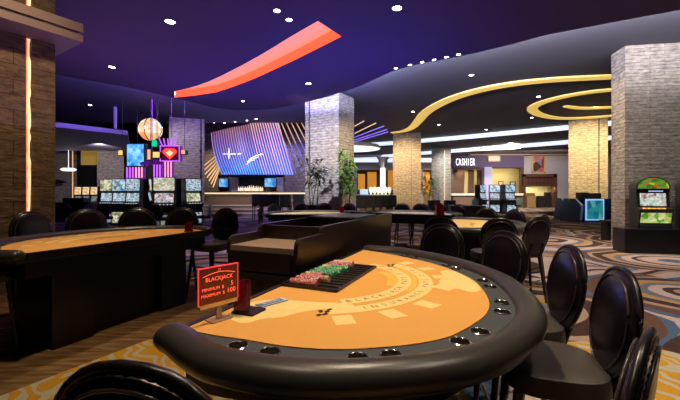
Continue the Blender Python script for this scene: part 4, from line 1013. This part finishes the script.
for i in range(29):
    k = i/28; px = 212+64*k
    m = MB()
    for j in range(6):
        m.mi = j
        m.tube([LP(px, j/6)+Vector((0, -.12, 0)), LP(px, (j+1)/6)+Vector((0, -.12, 0))], .024+.010*(k > .8), 4)
    cols = []
    for j in range(6):
        t_ = j/5; base = mixc((.38, .17, .24), (.05, .28, 1.0), t_) if k < .6 else mixc((.72, .38, .26), (.20, .20, 1.0), t_)
        cols.append(finmat('fin_%d_%d' % (int(k*5), j), mixc(base, (.75, .55, .95), .02+.22*(k > .55)), 1.25 if k < .6 else 1.35))
    m.make('fin', cols, led)
# glowing writing on the video wall
m = MB(); Mt = lambda px, py: Matrix.Translation(D(px, py, 22.9)+Vector((0, -.9, 0))) @ R90
m.tube([D(229, 148, 22.2), D(229, 159, 22.2)], .03, 5); m.tube([D(223, 154, 22.2), D(236, 154, 22.2)], .03, 5)
for (x0, y0, x1, y1) in ((238, 153.8, 241, 153.8),): m.tube([D(x0, y0, 22.2), D(x1, y1, 22.2)], .04, 5)
for r0 in (12, 17, 22): m.tube([D(246+r0*.95*(1-math.cos(a)), 167-r0*.6*math.sin(a), 22.2) for a in [PI*.12+PI*.32*i/8 for i in range(9)]], .025, 5)
m.make('lit_drawing', mat('soft_white_lit', (.8, .8, 1), .4, emit=(.7, .68, 1), es=.9), led)
# rods fanning out of the ceiling beside the wall
GR = finmat('rod_gold', (.70, .42, .18), .8); GV = finmat('rod_violet', (.28, .18, .75), .6)
def rod(a, b, mt, label, group, r=.035):
    m = MB(); k = 4
    for j in range(k): m.mi = 0 if j < k*.5 else 1; m.tube([a.lerp(b, j/k), a.lerp(b, (j+1)/k)], r, 6)
    tag(m.make('light_rod', mt), label, 'light rod', group)
for i in range(9):
    x0 = 275+i*4.6; a = D(x0, 118.6-i*.4, 21.4-.1*i); b = D(x0+21+i*1.0, 173-i*2.0, 21.4-.1*i)
    if x0 > 322: continue
    rod(a, b, [GR, GV], 'slanted gold to violet light rod between the light wall and the pale pillar', 'light rods beside the light wall')
for i in range(7):
    a = D(221-i*.6+i*.3, 152+i*3.0, 23.4); b = D(201-i*0+i*2.0, 168+i*3.2, 22.6)
    rod(a, b, [GR, GR], 'yellow light rod fanning down from the lower corner of the light wall', 'yellow light rods beside the grey pillar', .04)
for i, (x0, y0, x1, y1) in enumerate(((355, 129, 364, 121), (355, 135, 376, 123), (355, 137, 384, 126), (355, 138.6, 387, 129.5), (355, 140, 388, 132))):
    rod(D(x0-18, y0+7, 20), D(x1, y1, 18.3), [GV, GR] if i < 2 else [GV, GV], 'thin light rod fanning under the dark ceiling behind the pale pillar', 'light rods behind the pale pillar', .03)
# screens and bottles at the bar
BV = screen('bar_video', [(.02, .12, .6), (.05, .35, .9), (.3, .7, 1)], 1.0, 4, 8)
signbox(218.5, 228.5, 178, 187.5, 24.74, BV, 'blue screen at the dim end of the bar', 'hanging_screen', .15, hang=False)
signbox(264, 276.5, 177.5, 187.5, 24.74, BV, 'blue screen above the bar near the bar stools', 'hanging_screen', .15, hang=False)
bb = thing('back_bar', 'grey back bar with dark recess behind the bar counter', 'back bar', (0, 0, 0))
m = MB()
for x0, x1 in ((228.5, 238), (276.5, 283.5), (216, 218.5)): bx(x0, x1, 176, 195, 24.9, .3, m)
m.mi = 1; bx(216, 284, 174.8, 177.3, 24.9, .6, m)
m.make('frame', [mat('bar_pier', (.22, .19, .24), .6), BLACK], bb)
m = MB(); bx(238, 264, 177, 195, 25.3, .1, m); m.make('recess_panel', DARK, bb)
gl = [mat('bottle_%d' % i, c_, .15, emit=c_, es=.7) for i, c_ in enumerate(((.9, .85, .75), (.8, .7, .5), (.75, .8, .85), (.8, .55, .3)))]
rb = random.Random(4)
for i in range(14):
    px = 238.5+i*1.85; q = D(px, 190, 25.0); h_ = rb.uniform(.30, .42)
    m = MB(); m.lathe([(.05, 0), (.055, .02), (.055, h_*.6), (.02, h_*.75), (.018, h_), (0, h_)], 8)
    tag(m.make('bottle', gl[i % 4], None, True, (q.x, 24.98, 1.5)), 'small lit bottle in the row behind the bar', 'bottle', 'bottles behind the bar')
m = MB(); a = D(237.5, 195, 25); b = D(265, 190, 25); m.box(a.x, b.x, 24.9, 25.25, PZ, 1.5); m.make('shelf', BLACK, bb)
# bar stools
def bar_stool(loc, rz, label, group, s=1):
    t = thing('bar_stool', label, 'chair', loc, rz, group); t.scale = (s, s, s)
    m = MB(); m.box(-.24, .24, -.24, -.18, .66, 1.22, .03); m.make('backrest', DARK, t)
    m = MB(); m.box(-.24, .24, -.22, .22, .64, .74, .03); m.make('seat', DARK, t)
    for sx in (-1, 1):
        for sy in (-1, 1): m = MB(); m.box(sx*.2-.02, sx*.2+.02, sy*.19-.02, sy*.19+.02, 0, .65); m.make('leg', DARK, t)
for i, px in enumerate((258, 265.5, 275, 286, 299)):
    yy = 18.6-.3*i
    bar_stool(((px-340)/F*yy, yy, 0), 0, ('square backed bar stool at the open end of the row', 'second bar stool counted from the open end of the row', 'middle square backed bar stool below the blue bar screen', 'square backed bar stool below the gold light rods', 'square backed bar stool nearest the pale bamboo pillar')[i], 'black bar stools before the bar', 1.1)
m = MB(); m.box(-2.9, -.6, 19.0, 19.5, .98, 1.05, .01); m.box(-2.8, -2.6, 19.1, 19.4, 0, .98); m.box(-.9, -.7, 19.1, 19.4, 0, .98)
tag(m.make('bar_table', mat('pale_bar_table', (.6, .5, .38), .4)), 'pale high table behind the square backed stools', 'table')

# ------------------------------------------------------------------ plants
LEAF = mat('leaf_green', (.10, .24, .05), .5); LEAFD = mat('leaf_dusky', (.045, .06, .05), .5); STEM = mat('cane', (.16, .15, .06), .5)
def plant(loc, h, spread, label, leafm, n=120, seed=1, potw=.35, poth=.45, name='potted_bamboo', lw=.03, ll=.24, zmin=.35):
    t = thing(name, label, 'plant', loc); r_ = random.Random(seed)
    m = MB(); m.box(-potw, potw, -potw*.6, potw*.6, 0, poth, .02); m.make('planter', BLACK, t)
    m = MB(); tips = []
    for i in range(6):
        a = r_.uniform(0, 6.28); b_ = Vector((r_.uniform(-.2, .2)*spread, r_.uniform(-.15, .15), poth-.05)); e_ = Vector((b_.x+math.cos(a)*spread*.45, b_.y+math.sin(a)*spread*.3, h*r_.uniform(.78, 1)))
        md_ = b_.lerp(e_, .5)+Vector((0, 0, .1)); m.tube([b_, md_, e_], [.016, .012, .006], 5); tips.append((b_, md_, e_))
    m.make('canes', STEM, t)
    m = MB()
    for i in range(n):
        b_, md_, e_ = r_.choice(tips); k = r_.uniform(zmin, 1); p = b_.lerp(md_, k*2) if k < .5 else md_.lerp(e_, k*2-1)
        a = r_.uniform(0, 6.28); d_ = Vector((math.cos(a), math.sin(a)*.7, r_.uniform(-.35, .6))).normalized(); L_ = ll*r_.uniform(.7, 1.3)
        sd_ = d_.cross(Vector((0, 0, 1))).normalized()*lw
        q0 = p; q1 = p+d_*L_*.45+sd_; q2 = p+d_*L_+Vector((0, 0, -L_*.3)); q3 = p+d_*L_*.45-sd_; qc = p+d_*L_*.5+Vector((0, 0, .01))
        v = [m.bm.verts.new(x) for x in (q0, q1, q2, q3, qc)]
        m.bm.faces.new((v[0], v[1], v[4])); m.bm.faces.new((v[1], v[2], v[4])); m.bm.faces.new((v[2], v[3], v[4])); m.bm.faces.new((v[3], v[0], v[4]))
    m.make('leaves', leafm, t)
plant(((349-340)/F*12.9, 12.9, 0), 3.0, .55, 'tall green bamboo in front of the warm side of the pale pillar', LEAF, 420, 3, .3, .5, lw=.042, ll=.28)
plant(((314-340)/F*12.4, 12.4, 0), 2.75, .7, 'dusky thin bamboo in a black planter before the pale pillar', LEAFD, 120, 8, .42, 1.0, ll=.46, lw=.04, zmin=.5)
plant(((427-340)/F*26, 26, 0), 2.9, .9, 'small palm beside the warm stone pillar', LEAF, 150, 5, .3, .5, 'potted_palm', .05, .6)

# ------------------------------------------------------------------ far hall: right of the pale pillar
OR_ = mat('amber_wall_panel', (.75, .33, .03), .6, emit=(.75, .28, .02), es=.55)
for (x0, x1, y0, y1, lab) in ((358, 365, 174, 190, 'narrow amber lit wall panel next to the pale pillar'), (367.5, 376.5, 172, 190, 'amber lit wall panel behind the white and red figure stand'), (388, 394, 170, 190, 'amber lit wall panel beside the white glowing column'), (423, 430, 172, 192, 'amber lit wall panel between the two far stone pillars')):
    m = MB(); bx(x0, x1, y0, y1, 34.0, .1, m); tag(m.make('amber_panel', OR_), lab, 'wall panel')
m = MB(); bx(300, 358, 168, 215, 34.4, .2, m); bx(356, 400, 168, 215, 34.5, .2, m); struct(m.make('wall_hall', WALLD))
m = MB(); q = D(383, 200, 27); z1 = D(0, 164, 27).z; m.lathe([(.26, 0), (.26, z1), (.34, z1+.02), (.34, z1+.3), (.5, z1+.5)], 14, (0, 0, 0)); cg = thing('light_column', 'slim round column glowing white in the far hall', 'column', (q.x, 27, 0)); m.make('shaft', mat('column_grey', (.4, .4, .4), .4, .3), cg, True)
m = MB(); a = D(380.6, 187, 26.7); b = D(385.4, 168, 26.7); m.box(a.x-q.x, b.x-q.x, -.31, -.25, a.z, b.z); m.make('lit_panel', mat('white_glow_panel', (.95, .95, 1), .4, emit=(.95, .93, 1), es=1.2), cg)
bs = thing('far_bar_counter', 'dark bar counter beneath the lit white lamps in the far hall', 'counter', (0, 0, 0))
m = MB(); a = D(357, 200, 25); b = D(394, 191, 25); m.box(a.x, b.x, 25, 25.7, 0, 1.22); m.make('front', mat('far_bar_wood', (.10, .05, .03), .5), bs)
m = MB(); m.box(a.x-.05, b.x+.05, 24.9, 25.8, 1.22, 1.28); m.make('top', mat('far_bar_top', (.3, .28, .3), .3), bs)
for i in range(6):
    px = 371+i*3.7; q = D(px, 192, 25.3); m = MB(); m.lathe([(.05, 0), (.05, .10), (.11, .14), (.12, .42), (.08, .5), (0, .5)], 10)
    tag(m.make('counter_lamp', mat('lamp_cream', (1, .9, .75), .4, emit=(1, .85, .62), es=1.0), None, True, (q.x, 25.35, 1.28)), 'small cream lit lamp in the row on the far dark counter', 'lamp', 'lamps on the far bar counter')
m = MB(); q = D(364, 192, 25.2); m.box(-.28, .28, -.1, .1, 0, .35, .02); tag(m.make('counter_screen', mat('pale_blue_lit', (.3, .45, .9), .4, emit=(.3, .45, .9), es=.8), None, False, (q.x, 25.2, 1.28)), 'pale blue lit screen on the far dark counter', 'screen')
for i, px in enumerate((361, 370, 377, 384.5, 391)):
    yy = 17.5+.2*i
    bar_stool(((px-340)/F*yy, yy, 0), 0, ('dark high stool closest to the green bamboo', 'dark high stool before the pale blue counter screen', 'dark high stool in the middle of the far row', 'dark high stool under the white glowing column', 'dark high stool closest to the warm stone pillar')[i], 'dark high stools in the far hall', 1.05)
# round pale disc in the cove above
q = D(352, 149, 24); m = MB(); m.lathe([(1.9, 0), (1.95, .06), (1.8, .22), (0, .24)], 32); m.tube([(0, 0, .2), (0, 0, ZU-q.z)], .03); m.mi = 1; m.lathe([(0, -.01), (1.85, -.01)], 32)
tag(m.make('ceiling_disc', [mat('disc_gold', (.6, .5, .3), .5), mat('disc_glow', (.9, .9, .9), .5, emit=(.55, .62, .7), es=.5)], None, True, q), 'round pale disc hung under the ceiling behind the pale pillar', 'ceiling panel')
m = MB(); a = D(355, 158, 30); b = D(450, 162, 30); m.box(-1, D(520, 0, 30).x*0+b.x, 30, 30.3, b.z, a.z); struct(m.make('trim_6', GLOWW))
# ------------------------------------------------------------------ cashier
VIO = mat('violet_fascia', (.075, .045, .13), .6); BR = mat('brown_wood', (.09, .035, .02), .45); CRM = mat('cream_wall', (.62, .52, .25), .8)
m = MB(); bx(452, 524, 153.5, 167.5, YB-.35, .35, m); struct(m.make('wall_cashier', VIO))
cs = thing('cashier_sign', 'white lit CASHIER sign on the violet wall band', 'sign', D(465.5, 162.3, YB-.4))
m = MB(); [m.text(ch, .92, Matrix.Translation(((i-3)*.25, 0, 0)) @ Matrix.Scale(.40, 4, (1, 0, 0)) @ R90) for i, ch in enumerate('CASHIER')]; 
g_ = bmesh.ops.extrude_face_region(m.bm, geom=m.bm.faces[:]); bmesh.ops.translate(m.bm, verts=[v for v in g_['geom'] if isinstance(v, bmesh.types.BMVert)], vec=(0, .04, 0))
m.make('letters', mat('sign_white', (1, 1, 1), .4, emit=(.95, .93, 1), es=1.5), cs)
m = MB()
for x0, x1, y0, y1 in ((478, 482.5, 167.5, 215), (520.5, 524, 167.5, 215), (451, 453.5, 167.5, 215), (453.5, 478, 167.5, 169.5), (482.5, 520.5, 167.3, 168.3)): bx(x0, x1, y0, y1, YB, .3, m)
struct(m.make('trim_7', BR))
m = MB(); bx(453.5, 464, 169.5, 215, YB+1.2, .1, m); m.mi = 1; bx(464, 479, 169.5, 215, YB+1.6, .1, m); m.mi = 0; bx(468.5, 474, 169.5, 215, YB+1.25, .1, m); struct(m.make('wall_booth', [BR, CRM]))
m = MB(); bx(481, 522, 160, 215, YB+2.2, .1, m); struct(m.make('wall_office', CRM))
spot((11.4, 33.5, 3.7), (12.0, 34.4, 1.5), 100, (1, .85, .6), 120, .9, .04); area((15.0, 33.6, 3.6), (15, 35.1, 2), 60, (1, .85, .5), 3, .3)
ct = thing('cashier_counter', 'pale topped cashier counter below the violet wall band', 'counter', (0, 0, 0))
m = MB(); bx(453, 523, 195.5, 215, YB-.3, .8, m); m.make('front', mat('counter_brown', (.16, .09, .06), .5), ct)
m = MB(); bx(451.5, 523.5, 193.4, 195.5, YB-.6, 1.2, m); m.make('top', mat('counter_pale', (.75, .68, .58), .4), ct)
m = MB(); bx(484.5, 492, 167, 215, YB-1.2, .6, m); tag(m.make('lavender_post', mat('lavender_paint', (.34, .32, .58), .6)), 'lavender square post in front of the cashier opening', 'post')
def framed(px0, px1, py0, py1, Y, fm, im, label, k=.08):
    a = D(px0, py1, Y); b = D(px1, py0, Y); c_ = (a+b)/2; t = thing('framed_picture', label, 'picture', c_); hw = (b.x-a.x)/2; hh = (b.z-a.z)/2
    m = MB(); m.box(-hw, hw, 0, .06, -hh, -hh+k); m.box(-hw, hw, 0, .06, hh-k, hh); m.box(-hw, -hw+k, 0, .06, -hh, hh); m.box(hw-k, hw, 0, .06, -hh, hh); m.make('frame', fm, t)
    m = MB(); m.box(-hw+k, hw-k, .02, .06, -hh+k, hh-k); m.make('print', im, t)
gpic = mat('gold_frame', (.55, .38, .16), .4)
framed(532, 545.5, 151.5, 173, YB-.1, gpic, screen('poster_print', [(.75, .72, .68), (.03, .03, .03), (.7, .04, .04), (.8, .75, .7)], .55, 1.1, 3.4), 'framed red, black and white poster above the niche', .12)
framed(498.5, 503.5, 181, 189, YB+2.1, mat('red_frame', (.3, .03, .02), .4), mat('print_pale', (.6, .5, .35), .6), 'small red framed print on the yellow cashier wall')
framed(510, 515.5, 181.5, 188, YB+2.1, BLACK, mat('print_white', (.75, .7, .6), .6), 'small black framed print on the yellow cashier wall')
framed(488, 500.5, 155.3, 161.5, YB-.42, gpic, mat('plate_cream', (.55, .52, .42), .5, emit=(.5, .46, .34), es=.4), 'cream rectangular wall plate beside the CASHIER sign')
# niche with buttoned panel
m = MB(); bx(523, 526, 174, 208, YB-.15, .5, m); bx(554, 557, 174, 208, YB-.15, .5, m); bx(523, 557, 174, 177, YB-.15, .5, m); struct(m.make('trim_8', BR))
m = MB(); bx(524, 558, 174, 215, YB+1.0, .1, m); struct(m.make('wall_niche', CRM))
area(D(540, 188, YB+.3), D(540, 205, YB+1), 25, (1, .88, .6), 2.6, .2)
def tuft():
    m = bpy.data.materials.new('tufted_brown'); m.use_nodes = True; n = m.node_tree.nodes; L = m.node_tree.links; b = n['Principled BSDF']; b.inputs['Roughness'].default_value = .4
    tc = n.new('ShaderNodeTexCoord'); mp = n.new('ShaderNodeMapping'); mp.inputs['Rotation'].default_value = (0, PI/4, 0); L.new(tc.outputs['Object'], mp.inputs[0])
    ck = n.new('ShaderNodeTexChecker'); ck.inputs['Scale'].default_value = 4; ck.inputs[1].default_value = (.10, .045, .03, 1); ck.inputs[2].default_value = (.055, .022, .016, 1); L.new(mp.outputs[0], ck.inputs[0]); L.new(ck.outputs[0], b.inputs['Base Color']); return m
m = MB(); bx(526, 554, 177, 186, YB+.05, .15, m); tag(m.make('tufted_panel', tuft()), 'dark brown buttoned panel across the niche top', 'panel')
def cab(px0, px1, py0, mt, label, doors):
    a = D(px0, 208, YB+.2); b = D(px1, py0, YB+.2); t = thing('cabinet', label, 'cabinet', ((a.x+b.x)/2, YB+.2, 0)); hw = (b.x-a.x)/2
    m = MB(); m.box(-hw, hw, 0, .6, 0, b.z-.06); m.box(-hw-.04, hw+.04, -.04, .62, b.z-.06, b.z); m.make('body', mt, t)
    for i in range(doors):
        x0 = -hw+.03+i*(2*hw-.03)/doors; x1 = x0+(2*hw-.03)/doors-.03
        m = MB(); m.box(x0, x1, -.03, 0, .06, b.z-.12, .005); d_ = m.make('door', mt, t); m = MB(); m.box(x1-.08, x1-.04, -.06, -.03, b.z*.45, b.z*.6); m.make('handle', CHROME, d_)
cab(527, 536, 196, mat('cab_tan', (.30, .19, .08), .5), 'tan wooden cabinet in the niche', 1)
cab(538, 552.5, 196, mat('cab_black', (.02, .015, .015), .35), 'black two door cabinet in the niche', 2)
m = MB(); q = D(548, 195, YB+.4); m.box(-.28, .28, -.15, .15, 0, .35, .03); tag(m.make('countertop_machine', BLACK, None, False, (q.x, YB+.45, D(0, 196, YB+.2).z+.001)), 'small black machine on the black niche cabinet', 'machine')
m = MB(); q = D(531, 195, YB+.4); m.box(-.35, .35, -.15, .15, 0, .28, .02); tag(m.make('basket', mat('basket_brown', (.2, .1, .05), .6), None, False, (q.x, YB+.45, D(0, 196, YB+.2).z+.001)), 'brown basket on the tan niche cabinet', 'basket')
# far slots in front of the cashier
for i, (px, rz, w_) in enumerate(((481, .5, .6), (494.5, -.3, .7), (508.5, .2, .8))):
    yy = 25.5-i*.5
    slot(((px-340)/F*yy, yy, 0), rz, ('far slot machine at the dark end of the cashier counter', 'far slot machine beside the lavender post', 'far slot machine before the small framed prints')[i], blT, whT, whT, w_, 1.95, group='slot machines before the cashier')
slot(((502-340)/F*26.2, 26.2, 0), PI*.95, 'dark back of a slot machine between the far lit ones', blT, whT, whT, .8, 1.9)
for i, (px, lab) in enumerate(((474, 'small dark stool left of the far slots before the cashier'), (518, 'small dark stool at the niche side of the far slots'))):
    small_chair(((px-340)/F*23, 23, 0), 0, lab, GRL)
# dark lounge seats in front of grey pillar
for px, lab in ((437, 'black lounge chair before the light grey red slotted pillar'), (453, 'black lounge chair close to the cashier floor')):
    yy = 17; m = MB(); m.box(-.32, .32, -.3, .3, .0, .45, .04); m.box(-.32, .32, .2, .32, .45, 1.05, .04); m.box(-.36, -.26, -.3, .3, .3, .62, .03); m.box(.26, .36, -.3, .3, .3, .62, .03)
    tag(m.make('lounge_chair', DARK, None, False, ((px-340)/F*yy, yy, 0), .3), lab, 'chair')

# ------------------------------------------------------------------ blue game cabinet by the gold pillar
q = P(594, 222, 0)
gc = thing('game_cabinet', 'dark blue game cabinet with a bright framed blue screen by the gold pillar', 'game machine', (q.x, q.y, 0))
m = MB(); m.box(-.78, 1.0, 0, 1.0, 0, 1.12, .02); m.make('body', mat('cab_blue', (.01, .02, .09), .3), gc)
m = MB(); m.box(-.42, .46, -.04, 0, .08, 1.10); m.make('frame', mat('screen_frame_glow', (.4, .6, .9), .3, emit=(.22, .42, .85), es=1.1), gc)
m = MB(); m.box(-.36, .40, -.06, -.03, .14, 1.04); m.make('screen', screen('teal_video', [(.0, .05, .12), (.01, .2, .3), (.03, .35, .28), (.3, .55, .6)], .9, 3, 6), gc)
m = MB(); m.box(-.5, -.1, .2, .6, 1.12, 1.42, .02); m.box(.0, .5, .2, .6, 1.12, 1.38, .02); m.make('monitor', BLACK, gc)
for i in range(3):
    px = 574-i*7; yy = 17.4+i*.7
    t = thing('game_terminal', ('dark game terminal touching the blue cabinet', 'second dark game terminal from the blue cabinet', 'dark game terminal farthest from the blue cabinet')[i], 'game machine', ((px-340)/F*yy, yy, 0), .7, 'game terminals beside the blue cabinet')
    m = MB(); m.prism([(-.3, 0), (-.35, .75), (-.1, 1.12), (.1, 1.12), (.25, 0)], -.2, .2, Matrix(((0, 0, 1, 0), (1, 0, 0, 0), (0, 1, 0, 0), (0, 0, 0, 1)))); m.make('console', mat('console_dark', (.015, .02, .035), .3), t)
    m = MB(); a_ = [(-.16, -.342, .80), (.16, -.342, .80), (.16, -.12, 1.12), (-.16, -.12, 1.12)]; m.face(a_); m.make('screen', S('console_dim', [(.02, .05, .08), (.15, .3, .35), (.6, .6, .5)], .5, 9, 3), t)

# ------------------------------------------------------------------ ceiling downlights
LG = mat('downlight_lens', (1, 1, 1), .4, emit=(1, .93, .85), es=6); TR = mat('downlight_trim', (.2, .18, .2), .4)
def downlight(px, py, z, label, group, r=.07):
    q = P(px, py, z) if True else None
    if z >= ZU-.01: q.z = zc(q.x, q.y)
    r *= .78
    t = thing('ceiling_downlight', label, 'ceiling light', (q.x, q.y, q.z), 0, group)
    m = MB(); m.lathe([(r, -.004), (r*1.25, -.012), (r*1.3, -.0005)], 16); m.make('trim_ring', TR, t, True)
    m = MB(); m.lathe([(0, -.006), (r, -.006)], 16); m.make('lens', LG, t)
gA = 'downlights in the purple ceiling'
for px, py, lab, r in ((170, 21.5, 'bright oval downlight nearest the stone collar in the purple ceiling', .11), (397, 8, 'downlight in the purple ceiling beyond the wide end of the orange well', .10), (277, 10.5, 'upper of the two close downlights above the orange well', .07), (289, 19.5, 'lower of the two close downlights above the orange well', .07), (112, 67, 'downlight in the purple ceiling above the hanging ledge', .09), (308.5, 83.5, 'downlight between the orange well and the pale pillar', .09), (243, 101, 'small downlight close to the purple ceiling edge under the orange well', .07), (676, 69, 'downlight close to the wide grey pillar', .05)):
    if px == 676: continue
    downlight(px, py, ZS, lab, None, r)
for i, (px, py) in enumerate(((396, 69.9), (410, 66.5), (422, 63.8), (434, 61.4), (446.5, 58.6), (458.5, 56.0))):
    downlight(px, py-1.8, ZS, 'small downlight in the row of six along the purple ceiling edge', 'six downlights along the ceiling edge', .055)
for px, py, lab in ((471.5, 75, 'downlight in the dark ceiling between the row of six and the long gold ribbon'), (413, 111.5, 'downlight by the bend of the long gold ribbon'), (439, 124.5, 'downlight over the cove, beyond the ribbon bend'), (486, 129.5, 'downlight in the dark ceiling above the upper white cove'), (538.5, 96.5, 'downlight just outside the golden hook'), (532, 117.5, 'downlight below the tip of the golden hook'), (90, 105, 'downlight in the dark ceiling above the hanging ledge')):
    downlight(px, py, ZU, lab, None, .09)
for px, py in ((214, 126.5), (224.5, 124.8), (235, 123.3), (247, 121.8), (256, 120.3)):
    q = P(px, py+1, ZU-.0); downlight(px, py-1.5, ZU, 'tiny downlight in the row above the light wall', 'downlights above the light wall', .07)
